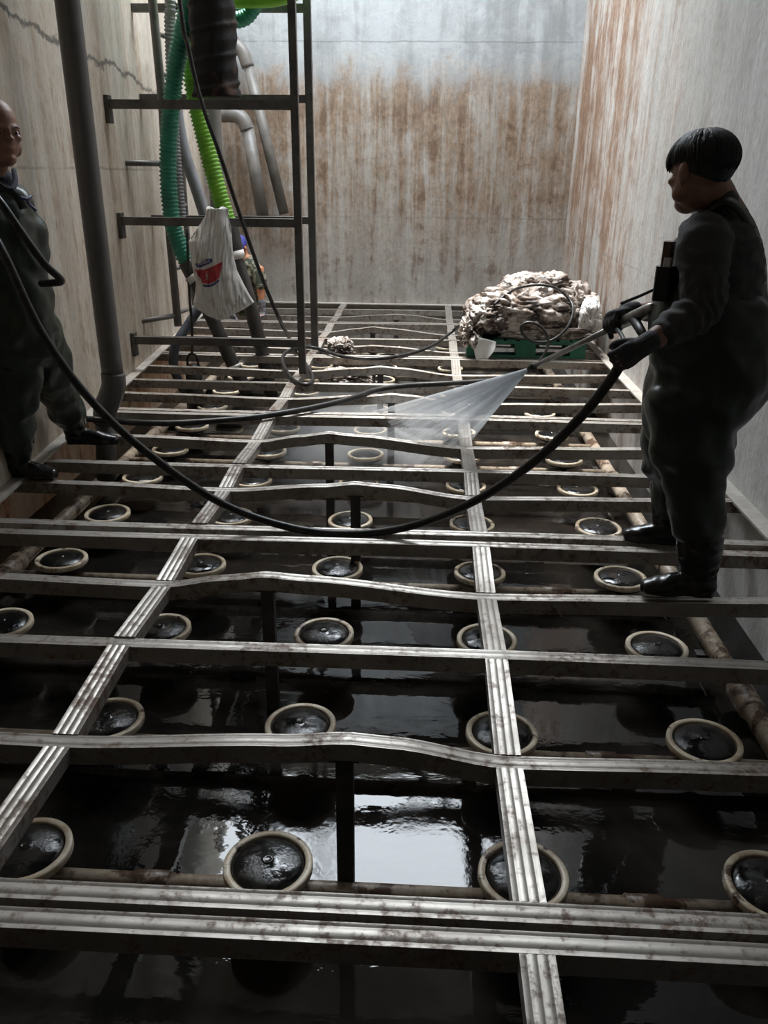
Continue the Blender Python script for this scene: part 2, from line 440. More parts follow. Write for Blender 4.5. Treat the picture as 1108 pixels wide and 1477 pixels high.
for k, y in enumerate(ROWY):
    r = empty('air_pipe', (-2.3, y, -.53)); tag(r, 'pale grimy air pipe carrying the %s row of disc diffusers%s' % (ORD[k], '' if k == 13 or k == 0 else ' from the front'), 'pipe', 'air pipes across the tank')
    MB().tube([(-2.3, y, -.53), (1.43, y, -.53)], .03, 14).build('pipe', 'dirty_pvc', r)
    for x in (-.815, .725):
        MB().tube([(x - .06, y, -.53), (x - .055, y, -.53), (x + .055, y, -.53), (x + .06, y, -.53)], [.032, .037, .037, .032], 16).build('coupling', 'dirty_pvc', r)
def make_diffuser():
    r = empty('disc_diffuser', (0, 0, 0))
    ring = [(.1155, -.010), (.1155, .006), (.1175, .009), (.1345, .009), (.138, .006), (.1385, -.014), (.136, -.018), (.118, -.018), (.1155, -.010)]
    MB().lathe(ring, seg=48, cap=False).build('ring', 'cream_ring', r)
    dome = [(.1165, -.004)] + [(.114 * math.cos(a), -.002 + .024 * math.sin(a)) for a in [PI / 2 * i / 9 for i in range(9)]]
    dome += [(.017, .0225), (.015, .0255), (.012, .024), (.0005, .0245)]
    MB().lathe(dome, seg=48).build('membrane', 'black_membrane', r)
    body = [(.130, -.017), (.122, -.034), (.06, -.062), (.028, -.070), (.026, -.115), (.0005, -.115)]
    MB().lathe(body, seg=32).build('body', 'black_rubber', r)
    MB().lathe([(.042, -.088), (.046, -.092), (.046, -.112), (.042, -.118), (.0005, -.118)], seg=24).build('saddle', 'dirty_pvc', r)
    return r
WHERE = ['by the left feed pipe', 'just left of left lengthwise beam', 'midway between lengthwise beams', 'under the right lengthwise beam', 'by the right feed pipe']
proto = make_diffuser(); first = True
HIDE = {(0, 0), (1, 0)}
def dup(o, loc, rz):
    c = o.copy(); col.objects.link(c); c.location = loc; c.rotation_euler = (0, 0, rz)
    for ch in o.children:
        d = ch.copy(); col.objects.link(d); d.parent = c
    return c
rd = random.Random(3)
for k, y in enumerate(ROWY):
    for c, x in enumerate(COLX):
        if (k, c) in HIDE or (k >= 9 and c == 4) or (k, c) in SKIP_DISC: continue
        x -= .045 * (k / 9) * ((x > -.4) - (x < -.5)); loc = (x + rd.uniform(-.008, .008), y + rd.uniform(-.008, .008), -.425); rz = rd.uniform(0, 6.28)
        if first: o = proto; o.location = loc; o.rotation_euler = (0, 0, rz); first = False
        else: o = dup(proto, loc, rz)
        tilt = .03
        o.rotation_euler = (rd.uniform(-tilt, tilt), rd.uniform(-tilt, tilt), rz)
        rowtxt = {0: 'front row', 13: 'row by back wall'}.get(k, ORD[k] + ' row from front')
        tag(o, 'black domed disc in pale ring, %s, %s' % (rowtxt, WHERE[c]), 'diffuser', 'disc diffusers standing in the sludge')

# ------------------------------------------------------------------ steel access tower at the left wall
tw = empty('access_tower', (-1.0, 6.62, 0)); tag(tw, 'dark steel tower of two posts and rungs fixed to the left wall', 'steel tower')
def bar(name, a, b, w, d, parent, mat='tower_steel'):
    a = V(a); b = V(b); t = (b - a).normalized()
    s = t.cross(V((0, 0, 1))); s = V((1, 0, 0)) if s.length < .3 else s.normalized()
    u = s.cross(t).normalized()
    rings = []
    for p in (a, b): rings.append([p + s * x + u * y for x, y in ((-w / 2, -d / 2), (w / 2, -d / 2), (w / 2, d / 2), (-w / 2, d / 2))])
    return MB().rings(rings).build(name, mat, parent, smooth=False)
YA_, YB_ = 6.62, 7.72
pa = ay(435, 480, YA_).x; pb = ay(454, 480, YB_).x
bar('post', (pa, YA_, .0), (pa, YA_, 5.6), .056, .056, tw)
bar('post', (pb, YB_, .0), (pb, YB_, 5.6), .062, .062, tw)
for (x, y) in ((424, 152), (430, 322), (432, 495)):
    z = ay(x, y, YA_).z
    bar('rung', (XL(YA_) + .03, YA_, z), (pa - .02, YA_, z), .055, .062, tw)
    m = MB(); m.box((XL(YA_) - .02, YA_ - .04, z - .13), (XL(YA_) + .035, YA_ + .04, z + .06)); m.build('wall_plate', 'tower_steel', tw, smooth=False)
for (x, y) in ((441, 12), (445, 143), (449, 318)):
    z = ay(x, y, YB_).z
    bar('rung', (XL(YB_) + .0, YB_, z), (pb - .02, YB_, z), .055, .06, tw)

# rung ladder against the left wall behind the tower
wl = empty('wall_ladder', ay(256, 460, 7.35)); tag(wl, 'thin grey pipe ladder standing against the left wall behind the tower', 'ladder')
def tb(name, pts, r, mat, parent, seg=10): return MB().tube(pts, r, seg).build(name, mat, parent)
tb('stile', [ay(218, -20, 7.35) + V((-.05, 0, 1.9)), ay(218, -20, 7.35), ay(234, 146, 7.35), ay(245, 341, 7.35), ay(257, 470, 7.35)], .036, 'grey_pvc', wl)
tb('stile', [ay(240, -20, 8.2) + V((-.05, 0, 1.8)), ay(240, -20, 8.2), ay(258, 175, 8.2), ay(270, 341, 8.2), ay(281, 440, 8.2)], .028, 'grey_pvc', wl)
for a, b in (((224, 47), (246, 56)), ((232, 106), (252, 112)), ((240, 236), (264, 238)), ((245, 298), (268, 296)), ((251, 388), (276, 380)), ((255, 452), (282, 442))):
    p, q = ay(a[0], a[1], 7.35), ay(b[0], b[1], 8.2); tb('rung', [p, q], .02, 'grey_pvc', wl, 8)
for y in (236, 455):
    p = ay(243 + (y - 236) * .05, y, 7.35); tb('wall_bracket', [p, V((XL(7.0) - .02, 7.0, p.z))], .024, 'grey_pvc', wl, 8)

# ------------------------------------------------------------------ duct, hoses and pipes hanging in the tower
dc = empty('ventilation_duct', ay(313, 143, 6.95)); tag(dc, 'large black ribbed duct hanging down onto the upper tower rung', 'duct')
base = ay(313, 141, 6.95); L = 5.85 - base.z; R0 = .178
rings = []
for i in range(230):
    z = i / 229 * L; rg = []
    for k in range(40):
        a = 2 * PI * k / 40; ph = (z / .20 - k / 40.0) % 1.0
        rr = R0 + .016 * math.exp(-((ph - .5) / .07) ** 2) - .012 * math.sin(PI * ph) + .012 * noise.noise(V((math.cos(a) * 2, math.sin(a) * 2, z * 5)))
        if z < .05: rr += .012
        rg.append(base + V((rr * math.cos(a), rr * math.sin(a), z)))
    rings.append(rg)
MB().rings(rings).build('duct_sleeve', 'duct_fabric', dc)

gh = empty('green_suction_hose', ay(281, 398, 7.1)); tag(gh, 'dark green ribbed suction hose curving down beside the left wall', 'hose')
hose('hose', [ay(290, -90, 6.95) + V((.05, .3, 2.2)), ay(290, -90, 6.95), ay(277, -25, 7.0), ay(265, 40, 7.05), ay(252, 110, 7.1), ay(244, 190, 7.1), ay(243, 260, 7.1), ay(249, 320, 7.1), ay(262, 362, 7.1), ay(272, 381, 7.1)], .068, 'green_hose', ribbed=.032, parent=gh, seg=20)
tb('sleeve', curve([ay(270, 377, 7.1), ay(276, 389, 7.1), ay(283, 402, 7.1)], 4), .078, 'mud_pipe', gh, 18)
tb('tape_wrap', [ay(278, 396, 7.09), ay(284, 404, 7.09)], .081, 'tape', gh, 18)
tb('suction_pipe', curve([ay(282, 401, 7.1), ay(292, 428, 7.1), ay(312, 472, 7.15), ay(334, 521, 7.2), ay(356, 566, 7.25)], 5), .062, 'mud_pipe', gh, 18)
tb('tape_wrap', [ay(337, 526, 7.2), ay(339, 531, 7.2)], .066, 'tape', gh, 18)
lh = empty('lime_suction_hose', ay(345, 360, 7.3)); tag(lh, 'bright lime green ribbed suction hose running diagonally behind the hanging bag', 'hose')
hose('hose', [ay(272, -80, 7.2) + V((.0, .3, 2.2)), ay(272, -80, 7.2), ay(274, -10, 7.25), ay(276, 70, 7.3), ay(280, 130, 7.3), ay(293, 190, 7.3), ay(308, 250, 7.3), ay(322, 300, 7.3), ay(332, 330, 7.3)], .070, 'lime_hose', ribbed=.032, parent=lh, seg=20)
tb('sleeve', curve([ay(329, 322, 7.3), ay(334, 345, 7.3), ay(338, 366, 7.3)], 4), .084, 'mud_pipe', lh, 18)
tb('tape_wrap', [ay(337, 362, 7.3), ay(340, 374, 7.3)], .088, 'tape', lh, 18)
tb('suction_pipe', curve([ay(339, 370, 7.3), ay(352, 410, 7.3), ay(362, 445, 7.3), ay(376, 500, 7.35), ay(392, 572, 7.4)], 5), .064, 'mud_pipe', lh, 18)
hose('lime_hose_run', [ay(300, 1, 7.35), ay(345, 2, 7.4), ay(385, 1, 7.4), ay(412, -4, 7.4), ay(440, -16, 7.4)], .05, 'lime_hose', 'lime green hose crossing the tower at the top edge of the view')
hose('teal_hose', [ay(400, -40, 7.5), ay(372, -5, 7.5), ay(364, 14, 7.5), ay(350, 27, 7.5), ay(325, 28, 7.5), ay(305, 10, 7.5)], .06, 'green_hose', 'teal hose elbow showing behind the black duct', ribbed=.03, seg=18, depth=.06)
hose('corrugated_hose', [ay(244, -40, 7.7) + V((0, .2, 2.3)), ay(244, -40, 7.7), ay(245, 30, 7.7), ay(248, 120, 7.7), ay(253, 220, 7.7), ay(262, 320, 7.7)], .045, 'grey_hose', 'thin grey corrugated hose hanging behind the green hose', ribbed=.03, seg=14)
hose('grey_flexible_pipe', [ay(250, 100, 7.9), ay(256, 170, 7.9), ay(268, 226, 7.9), ay(282, 268, 7.9), ay(298, 318, 7.9)], .055, 'grey_hose', 'smooth lilac grey pipe slanting down behind the hanging bag', 'pipe')
hose('upright_pipe', [ay(303, 60, 8.2), ay(307, 160, 8.2), ay(312, 260, 8.2), ay(316, 320, 8.2)], .075, 'grey_pvc', 'upright pale grey pipe below the black duct', 'pipe')
e = empty('elbow_pipe', ay(378, 312, 10.3)); tag(e, 'pale pipe with rounded elbow hanging before the back wall, left one', 'pipe', 'elbow pipes by the back wall')
tb('pipe', [ay(357, 182, 10.3), ay(379, 312, 10.3)], .075, 'grey_pvc', e, 16)
tb('elbow', curve([ay(300, 166, 10.35), ay(330, 165, 10.3), ay(343, 167, 10.3), ay(352, 175, 10.3), ay(357, 188, 10.3)], 5), .085, 'grey_pvc', e, 16)
e = empty('elbow_pipe', ay(410, 310, 10.4)); tag(e, 'long pale pipe with rounded elbow hanging before the back wall, right one', 'pipe', 'elbow pipes by the back wall')
tb('pipe', [ay(357, 90, 10.4), ay(410, 309, 10.4)], .062, 'grey_pvc', e, 16)
tb('elbow', curve([ay(318, 40, 10.4), ay(338, 62, 10.4), ay(350, 75, 10.4), ay(358, 97, 10.4)], 5), .074, 'grey_pvc', e, 16)

# large grey downpipe in front of the left wall
dp = empty('downpipe', az(157, 600, -.3)); tag(dp, 'thick grey plastic downpipe running down in front of the left wall', 'pipe')
YP = 5.15
tb('pipe', [ay(86, -80, YP) + (ay(86, -80, YP) - ay(126, 240, YP)) * 2.35, ay(86, -80, YP), ay(97, 0, YP), ay(126, 240, YP), ay(160, 520, YP), ay(163, 542, YP)], .070, 'dark_pvc', dp, 22)
tb('elbow', curve([ay(163, 538, YP), ay(164, 556, YP), ay(158, 575, YP), ay(152, 590, YP), ay(152, 610, YP)], 5), .078, 'dark_pvc', dp, 22)
tb('lower_pipe', [ay(152, 600, YP), ay(154, 690, YP)], .068, 'dark_pvc', dp, 22)

# submersible pump, its rope and the blue discharge hose
pm = empty('sludge_pump', ay(280, 575, 7.15)); tag(pm, 'small black submersible pump hanging on a rope at the left wall', 'pump')
c0 = ay(280, 545, 7.1)
MB().lathe([(.02, .13), (.05, .12), (.072, .10), (.075, -.12), (.085, -.14), (.085, -.30), (.07, -.32), (.0005, -.32)], c0, 24).build('pump_body', 'black_rubber', pm)
tb('handle', curve([c0 + V((-.05, 0, .10)), c0 + V((-.04, 0, .19)), c0 + V((0, 0, .22)), c0 + V((.04, 0, .19)), c0 + V((.05, 0, .10))], 4), .012, 'black_rubber', pm, 8)
hose('pump_rope', [ay(270, 330, 7.0), ay(273, 420, 7.05), ay(277, 470, 7.1), c0 + V((0, 0, .225))], .012, 'black_rubber', 'thin dark rope holding the small black pump', 'rope')
hose('discharge_hose', [ay(298, 428, 7.3), ay(285, 448, 7.25), ay(272, 468, 7.2), ay(255, 495, 7.1), ay(250, 520, 7.1), ay(256, 545, 7.1), c0 + V((-.07, 0, -.2))], .042, 'blue_hose', 'blue grey hose arching down to the small black pump', seg=14)

# ------------------------------------------------------------------ hanging sack
sk = empty('feed_sack', ay(315, 305, 6.5)); tag(sk, 'white plastic sack with red print hanging from the middle tower rung', 'sack')
ROWS = [(301, 299, 330, .02), (312, 296, 329, .03), (330, 284, 334, .05), (348, 272, 335, .07), (365, 274, 336, .08), (390, 280, 342, .10), (410, 283, 352, .11), (425, 281, 360, .11), (436, 279, 367, .10), (446, 285, 352, .08), (455, 298, 334, .05), (461, 312, 323, .02)]
def sack_pt(u, t):
    """u across 0..1 on the front face, t down 0..1"""
    f = t * (len(ROWS) - 1); i = min(int(f), len(ROWS) - 2); f -= i
    r = [a + (b - a) * f for a, b in zip(ROWS[i], ROWS[i + 1])]
    x = r[1] + (r[2] - r[1]) * u; y = r[0]
    dep = r[3] * math.sin(PI * min(max(u, 0), 1)) ** .6
    p = ay(x, y, 6.5); w = V((x * .02, y * .006, 0))
    fold = .030 * noise.noise(V((x * .13 - y * .03, y * .014, 0))) + .020 * (.4 - abs(noise.noise(V((x * .22 - (x - 312) * (y - 300) * .0011, y * .02, 4))))) + .012 * noise.noise(V((x * .5, y * .06, 9))) 
    return p, dep, fold
nu, nt = 80, 110; vs = []; fs = []
for j in range(nt + 1):
    for k in range(2 * nu):
        u = k / nu if k <= nu else 2 - k / nu
        p, dep, fold = sack_pt(u, j / nt); s = -1 if k <= nu else .6
        vs.append(p + V((0, s * (dep + fold * (1 if 0 < u < 1 else 0)), 0)))
for j in range(nt):
    for k in range(2 * nu):
        k2 = (k + 1) % (2 * nu); a = j * 2 * nu; b = a + 2 * nu; fs.append((a + k, a + k2, b + k2, b + k))
fs.append(tuple(range(2 * nu))); fs.append(tuple(nt * 2 * nu + k for k in reversed(range(2 * nu))))
MB().add(vs, fs).build('sack_body', 'sack_white', sk)
def t_of(y):
    for i in range(len(ROWS) - 1):
        if ROWS[i][0] <= y <= ROWS[i + 1][0]: return (i + (y - ROWS[i][0]) / (ROWS[i + 1][0] - ROWS[i][0])) / (len(ROWS) - 1)
    return 1
def on_sack(x, y, off):
    t = t_of(y); f = t * (len(ROWS) - 1); i = min(int(f), len(ROWS) - 2); f -= i
    a = ROWS[i][1] + (ROWS[i + 1][1] - ROWS[i][1]) * f; b = ROWS[i][2] + (ROWS[i + 1][2] - ROWS[i][2]) * f
    p, dep, fold = sack_pt((x - a) / (b - a), t); return p + V((0, -dep - fold - off, 0))
def patch(name, top, bot, mat, off, n=40, m=24):
    vs = []; fs = []
    def lerp(P, s):
        f = s * (len(P) - 1); i = min(int(f), len(P) - 2); f -= i
        return P[i][0] + (P[i + 1][0] - P[i][0]) * f, P[i][1] + (P[i + 1][1] - P[i][1]) * f
    for j in range(m + 1):
        for i in range(n + 1):
            a = lerp(top, i / n); b = lerp(bot, i / n); s = j / m
            vs.append(on_sack(a[0] + (b[0] - a[0]) * s, a[1] + (b[1] - a[1]) * s, off))
    for j in range(m):
        for i in range(n): a = j * (n + 1) + i; fs.append((a, a + 1, a + n + 2, a + n + 1))
    return MB().add(vs, fs).build(name, mat, sk)
patch('printed_band', [(284.5, 388), (300, 387), (312, 382), (324, 376)], [(297, 406), (306, 407), (314, 404), (321, 398)], 'print_red', .005)
patch('printed_stripe', [(297, 408), (306, 409), (314, 406), (321, 400)], [(298, 411), (306, 412), (314, 409), (321, 403)], 'print_navy', .005, m=2)
patch('printed_logo', [(284.5, 379), (292, 378), (302, 372), (309.5, 371.5)], [(288, 384), (295, 383.5), (305, 379), (310.5, 376)], 'print_navy', .005, m=4)
def text_mesh(s, size):
    cu = bpy.data.curves.new('lettering', 'FONT'); cu.body = s; cu.size = size; cu.align_x = 'CENTER'; cu.align_y = 'CENTER'
    o = bpy.data.objects.new('lettering', cu); col.objects.link(o); bpy.context.view_layer.update()
    me = bpy.data.meshes.new_from_object(o.evaluated_get(bpy.context.evaluated_depsgraph_get()))
    bpy.data.objects.remove(o); bpy.data.curves.remove(cu)
    vs = [v.co.copy() for v in me.vertices]; fs = [tuple(p.vertices) for p in me.polygons]; bpy.data.meshes.remove(me); return vs, fs
def put_text(s, size, cx, cy, ang, name, mat):
    vs, fs = text_mesh(s, size); ca, sa = math.cos(ang), math.sin(ang)
    if not vs: return
    q = [on_sack(cx + v.x * ca + v.y * sa, cy + v.x * sa - v.y * ca, .011) for v in vs]
    MB().add(q, fs).build(name, mat, sk, smooth=False)
put_text('PAIVEN', 5.6, 298, 377.6, -.32, 'lettering', 'print_white')
for yy, ch in ((391, '大'), (395.6, '豐'), (400, '收')):
    put_text(ch, 4.6, 303.5, yy, -.15, 'lettering', 'print_white')
tb('tie', curve([ay(299, 306, 6.52), ay(300, 300, 6.62), ay(305, 301, 6.7), ay(313, 305, 6.55), ay(321, 300, 6.62), ay(327, 304, 6.7), ay(328, 309, 6.53)], 4), .012, 'sack_white', sk, 8)

# ------------------------------------------------------------------ pallet and heap of muddy sacks
X0, X1, Y0, Y1, ZP = .38, 1.46, 7.38, 8.45, .010
pl = empty('plastic_pallet', ((X0 + X1) / 2, (Y0 + Y1) / 2, ZP)); tag(pl, 'green plastic pallet lying on the steel frame by the right wall', 'pallet')
m = MB(); m.box((X0, Y0, ZP + .125), (X1, Y1, ZP + .150))
for i in range(9): m.box((X0 + .005 + i * .119, Y0 - .002, ZP + .150), (X0 + .095 + i * .119, Y1, ZP + .162))
m.build('top_deck', 'pallet_green', pl, smooth=False)
for yy in (Y0, (Y0 + Y1) / 2 - .06, Y1 - .12):
    m = MB(); m.box((X0, yy, ZP), (X1, yy + .12, ZP + .022)); m.build('runner', 'pallet_green', pl, smooth=False)
    for xx, w in ((X0, .14), ((X0 + X1) / 2 - .09, .18), (X1 - .14, .14)):
        m = MB(); m.box((xx, yy + .002, ZP + .022), (xx + w, yy + .118, ZP + .125)); m.build('block', 'pallet_green', pl, smooth=False)
m = MB()
for xx in (X0 + .20, X0 + .66): m.box((xx, Y0 - .004, ZP + .105), (xx + .20, Y0 + .01, ZP + .118))
m.build('slot_rim', 'sack_white', pl, smooth=False)

def crumple(name, c, r, seed, mat, label, cat='sack', amp=.10, group=None, flat=None, rz=0, seg=96, rings_=64, sq=.8):
    c = V(c); vs = []; fs = []; sd = V((seed * 7.3, seed * 3.1, seed * 1.7)); cz, sz = math.cos(rz), math.sin(rz)
    for j in range(rings_ + 1):
        th = PI * j / rings_
        for k in range(seg):
            ph = 2 * PI * k / seg
            s = lambda x: math.copysign(abs(x) ** sq, x)
            d = V((s(math.sin(th)) * s(math.cos(ph)), s(math.sin(th)) * s(math.sin(ph)), s(math.cos(th))))
            q = d + sd
            q = q + V((noise.noise(q * 1.9), noise.noise(q * 1.9 + V((7, 0, 0))), noise.noise(q * 1.9 + V((0, 7, 0))))) * .45
            n1 = noise.noise(q * 1.4); n2 = .8 - 1.6 * math.exp(-(noise.noise(q * 1.9 + V((5, 0, 0))) / .09) ** 2); n3 = 1 - abs(noise.noise(q * 6 + V((0, 9, 0)))) * 2
            n4 = 1 - 1.2 * abs(noise.noise(q * 13 + V((0, 0, 4)))) * 2
            f = 1 + amp * (1.6 * n1 + .9 * n2 + .42 * n3 + .12 * n4 - .7 - .55 * math.exp(-(noise.noise(q * 4.1 + V((2, 3, 0))) / .07) ** 2))
            p = V((d.x * r[0] * f, d.y * r[1] * f, d.z * r[2] * f))
            p = V((p.x * cz - p.y * sz, p.x * sz + p.y * cz, p.z)) + c
            if flat is not None and p.z < flat: p.z = flat + (p.z - flat) * .02
            vs.append(p)
    for j in range(rings_):
        for k in range(seg): a = j * seg + k; b = j * seg + (k + 1) % seg; fs.append((a, b, b + seg, a + seg))
    o = MB().add(vs, fs).build(name, mat, loc=(c.x, c.y, flat if flat is not None else c.z)); tag(o, label, cat, group); return o
ZT = ZP + .165
G = 'muddy sacks heaped on the green pallet'
def hc(x, y, Y): return ay(x, y, Y)
crumple('muddy_sack', hc(752, 448, 7.80), (.47, .40, .235), 1, 'muddy_sack', 'largest mud smeared white sack, filling the middle of the heap on the pallet', amp=.16, group=G, flat=ZT)
crumple('muddy_sack', hc(704, 456, 7.62), (.20, .24, .15), 2, 'muddy_sack', 'dark streaked round sack end at the left of the heap on the pallet', amp=.16, group=G, flat=ZT)
crumple('muddy_sack', hc(826, 450, 8.0), (.22, .34, .24), 3, 'muddy_sack', 'tall crumpled sack at the back right of the heap near the wall', amp=.20, group=G, flat=ZT)
crumple('muddy_sack', hc(851, 462, 7.62), (.10, .14, .19), 4, 'sack_white', 'narrow upright pale sack at the right end of the heap', amp=.15, group=G, flat=ZT)
crumple('muddy_sack', hc(790, 484, 7.50), (.42, .10, .075), 5, 'muddy_sack', 'flat folded sack along the front edge under the heap', amp=.20, group=G, flat=ZT)
crumple('muddy_sack', hc(776, 418, 8.0), (.30, .24, .14), 6, 'muddy_sack', 'crumpled pale sack on top of the heap', amp=.22, group=G)
crumple('muddy_sack', hc(679, 478, 7.55), (.10, .22, .13), 8, 'muddy_sack', 'brown stained sack sagging off the left side of the pallet', amp=.2, group=G)
# clean white cloth hanging off the front left corner
vs = []; fs = []
A = [(680, 484), (716, 493)]; B = [(687, 523), (714, 505)]
for s in (0, 1):
    for j in range(17):
        for i in range(17):
            u, t = i / 16, j / 16
            x = A[0][0] + (A[1][0] - A[0][0]) * u + t * ((B[0][0] - A[0][0]) * (1 - u) + (B[1][0] - A[1][0]) * u)
            bl = 523 - 3 * u - 15 * max(0, u - .4) ** 1.3 * 2.2
            y = A[0][1] + (A[1][1] - A[0][1]) * u; y = y + (bl - y) * t
            p = ay(x, y, 7.34); p.y += -.02 * t - .018 * math.sin(u * 7 + t * 2) * t + .008 * s; vs.append(p)
for s in (0, 1):
    for j in range(16):
        for i in range(16): a = s * 289 + j * 17 + i; fs.append((a, a + 1, a + 18, a + 17))
bd = [i for i in range(17)] + [j * 17 + 16 for j in range(1, 17)] + [16 * 17 + i for i in range(15, -1, -1)] + [j * 17 for j in range(15, 0, -1)]
for a, b in zip(bd, bd[1:] + bd[:1]): fs.append((a, b, b + 289, a + 289))
tag(MB().add(vs, fs).build('white_cloth', 'cloth_white', loc=ay(697, 490, 7.36)), 'clean white cloth corner hanging off the front left of the green pallet', 'cloth')

# small muddy bags lying by the left lengthwise member
crumple('muddy_bag', ay(491, 503, 7.72) , (.125, .12, .10), 11, 'muddy_sack', 'small muddy white plastic bag lying on the floor frame beside the post', 'bag', amp=.2)
crumple('muddy_sheet', ay(497, 545, 7.02), (.22, .12, .085), 12, 'muddy_sack', 'crumpled muddy plastic sheet caught under a cross beam below the small bag', 'plastic sheet', amp=.25)

# ------------------------------------------------------------------ hoses on the frames
hose('pressure_hose', [ay(256, -30, 6.35) + V((-.25, .7, 2.4)), ay(256, -30, 6.35), ay(272, 70, 6.38), ay(290, 145, 6.42), ay(318, 225, 6.45), ay(345, 307, 6.5), ay(376, 395, 6.6), ay(404, 462, 6.75), az(428, 506, .02), az(445, 531, .02), az(451, 546, .02), az(442, 555, .02), az(422, 547, .02), az(408, 524, .025), az(411, 510, .04), az(428, 502, .06), az(455, 502, .03), az(500, 515, .025), az(560, 516, .025), az(618, 501, .025), az(655, 476, .1), ay(682, 456, 7.5)], .016, 'black_rubber', 'thin black hose running down the tower and looping once at the post foot')
hose('hose_coil', [ay(712, 440, 7.42), ay(734, 422, 7.5), ay(753, 414, 7.62), ay(777, 411, 7.62), ay(801, 415, 7.6), ay(820, 430, 7.55), ay(827, 446, 7.45), ay(821, 468, 7.36), ay(807, 484, 7.33), ay(789, 493, 7.32), ay(768, 492, 7.30), ay(755, 482, 7.28), ay(752, 471, 7.28), ay(762, 465, 7.28), ay(777, 469, 7.27), ay(788, 481, 7.27), ay(791, 494, 7.25), ay(787, 508, 7.22), ay(778, 521, 7.2)], .013, 'black_rubber', 'black hose looped over the heap of muddy sacks')
hose('floor_hose', [az(124, 604, .05), az(150, 606, .03), az(205, 610, .03), az(261, 610, .03), az(335, 605, .03), az(387, 599, .03), az(446, 589, .03), az(502, 576, .03), az(545, 562, .03), az(590, 556, .03), az(650, 553, .03), az(715, 549, .03), az(742, 548, .03)], .021, 'black_rubber', 'black hose lying across the cross beams from the bald man toward the pallet')

# ------------------------------------------------------------------ bodies: lofted volumes fused into one surface
def loft(rows, seg=24, u=None):
    """rows of (centre, ra, rb); u = world direction of ra"""
    m = MB(); n = len(rows); rings = []
    ref = V(u) if u is not None else None
    if ref is None:
        t0 = (V(rows[1][0]) - V(rows[0][0])).normalized(); ref = t0.orthogonal()
    def ring(c, t, a, b):
        w = (ref - t * ref.dot(t)).normalized(); v = t.cross(w)
        return [c + w * (a * math.cos(2 * PI * k / seg)) + v * (b * math.sin(2 * PI * k / seg)) for k in range(seg)]
    T = [(V(rows[min(i + 1, n - 1)][0]) - V(rows[max(i - 1, 0)][0])).normalized() for i in range(n)]
    def cap(i, sgn):
        c, a, b = V(rows[i][0]), rows[i][1], rows[i][2]; h = min(a, b) * .75; out = []
        for s in (.35, .65, .88, .985):
            k = math.sqrt(1 - s * s); out.append(ring(c + T[i] * sgn * h * s, T[i], a * k, b * k))
        return out
    rings = list(reversed(cap(0, -1))) + [ring(V(r[0]), T[i], r[1], r[2]) for i, r in enumerate(rows)] + cap(n - 1, 1)
    return m.rings(rings)
def smooth_rows(rows, per=4):
    P = curve([r[0] for r in rows], per); out = []
    for i, p in enumerate(P):
        f = min(i / per, len(rows) - 1.0001); k = int(f); f -= k; f = f * f * (3 - 2 * f)
        out.append((p, rows[k][1] + (rows[k + 1][1] - rows[k][1]) * f, rows[k][2] + (rows[k + 1][2] - rows[k][2]) * f))
    return out
def limb(pts, rad, seg=18, u=None, per=4):
    rows = [(V(p), *(r if isinstance(r, tuple) else (r, r))) for p, r in zip(pts, rad)]
    return loft(smooth_rows(rows, per), seg, u)
def ell(c, ex, ey, ez, seg=24):
    """ellipsoid from three half-axis vectors"""
    c = V(c); ex, ey, ez = V(ex), V(ey), V(ez); vs = [c + ez]; fs = []; nr = seg // 2
    for j in range(1, nr):
        th = PI * j / nr
        for k in range(seg):
            ph = 2 * PI * k / seg; vs.append(c + ez * math.cos(th) + ex * (math.sin(th) * math.cos(ph)) + ey * (math.sin(th) * math.sin(ph)))
    vs.append(c - ez); L = len(vs) - 1
    for k in range(seg): fs.append((0, 1 + k, 1 + (k + 1) % seg)); fs.append((L, L - seg + (k + 1) % seg, L - seg + k))
    for j in range(nr - 2):
        for k in range(seg): a = 1 + j * seg + k; b = 1 + j * seg + (k + 1) % seg; fs.append((a, a + seg, b + seg, b))
    return MB().add(vs, fs)
def fuse(name, parts, mat, parent=None, loc=None, voxel=.008, smooth=4, disp=None, flatz=None):
    m = MB()
    for p in parts: m.add(p.v, p.f)
    off = world(parent) if parent is not None else V(loc)
    me = bpy.data.meshes.new('tmp'); me.from_pydata([v - off for v in m.v], [], m.f)
    bm = bmesh.new(); bm.from_mesh(me); bmesh.ops.recalc_face_normals(bm, faces=bm.faces); bm.to_mesh(me); bm.free()
    o = bpy.data.objects.new('tmp', me); col.objects.link(o)
    md = o.modifiers.new('r', 'REMESH'); md.mode = 'VOXEL'; md.voxel_size = voxel; md.adaptivity = 0
    if smooth:
        md = o.modifiers.new('s', 'SMOOTH'); md.factor = .5; md.iterations = smooth
    bpy.context.view_layer.update()
    out = bpy.data.meshes.new_from_object(o.evaluated_get(bpy.context.evaluated_depsgraph_get()))
    bpy.data.objects.remove(o); bpy.data.meshes.remove(me)
    if disp or flatz is not None:
        nm = [v.normal.copy() for v in out.vertices]
        for v, n in zip(out.vertices, nm):
            if disp: v.co += n * disp(v.co + off, n)
            if flatz is not None and v.co.z + off.z < flatz: v.co.z = flatz - off.z
    out.name = name; out.materials.clear(); out.materials.append(M[mat])
    return finish(out, name, parent, off)
def finger(base, d, nrm, curls, lens, radii):
    """a finger leaving base along d, bending toward nrm by the curl angles"""
    p = V(base); d = V(d).normalized(); pts = [p.copy()]
    for a, L in zip(curls, lens):
        axis = d.cross(V(nrm)).normalized(); d = (Matrix.Rotation(a, 3, axis) @ d).normalized(); nrm = (Matrix.Rotation(a, 3, axis) @ V(nrm)).normalized()
        p = p + d * L; pts.append(p.copy())
    return limb(pts, radii, 10, None, 3)
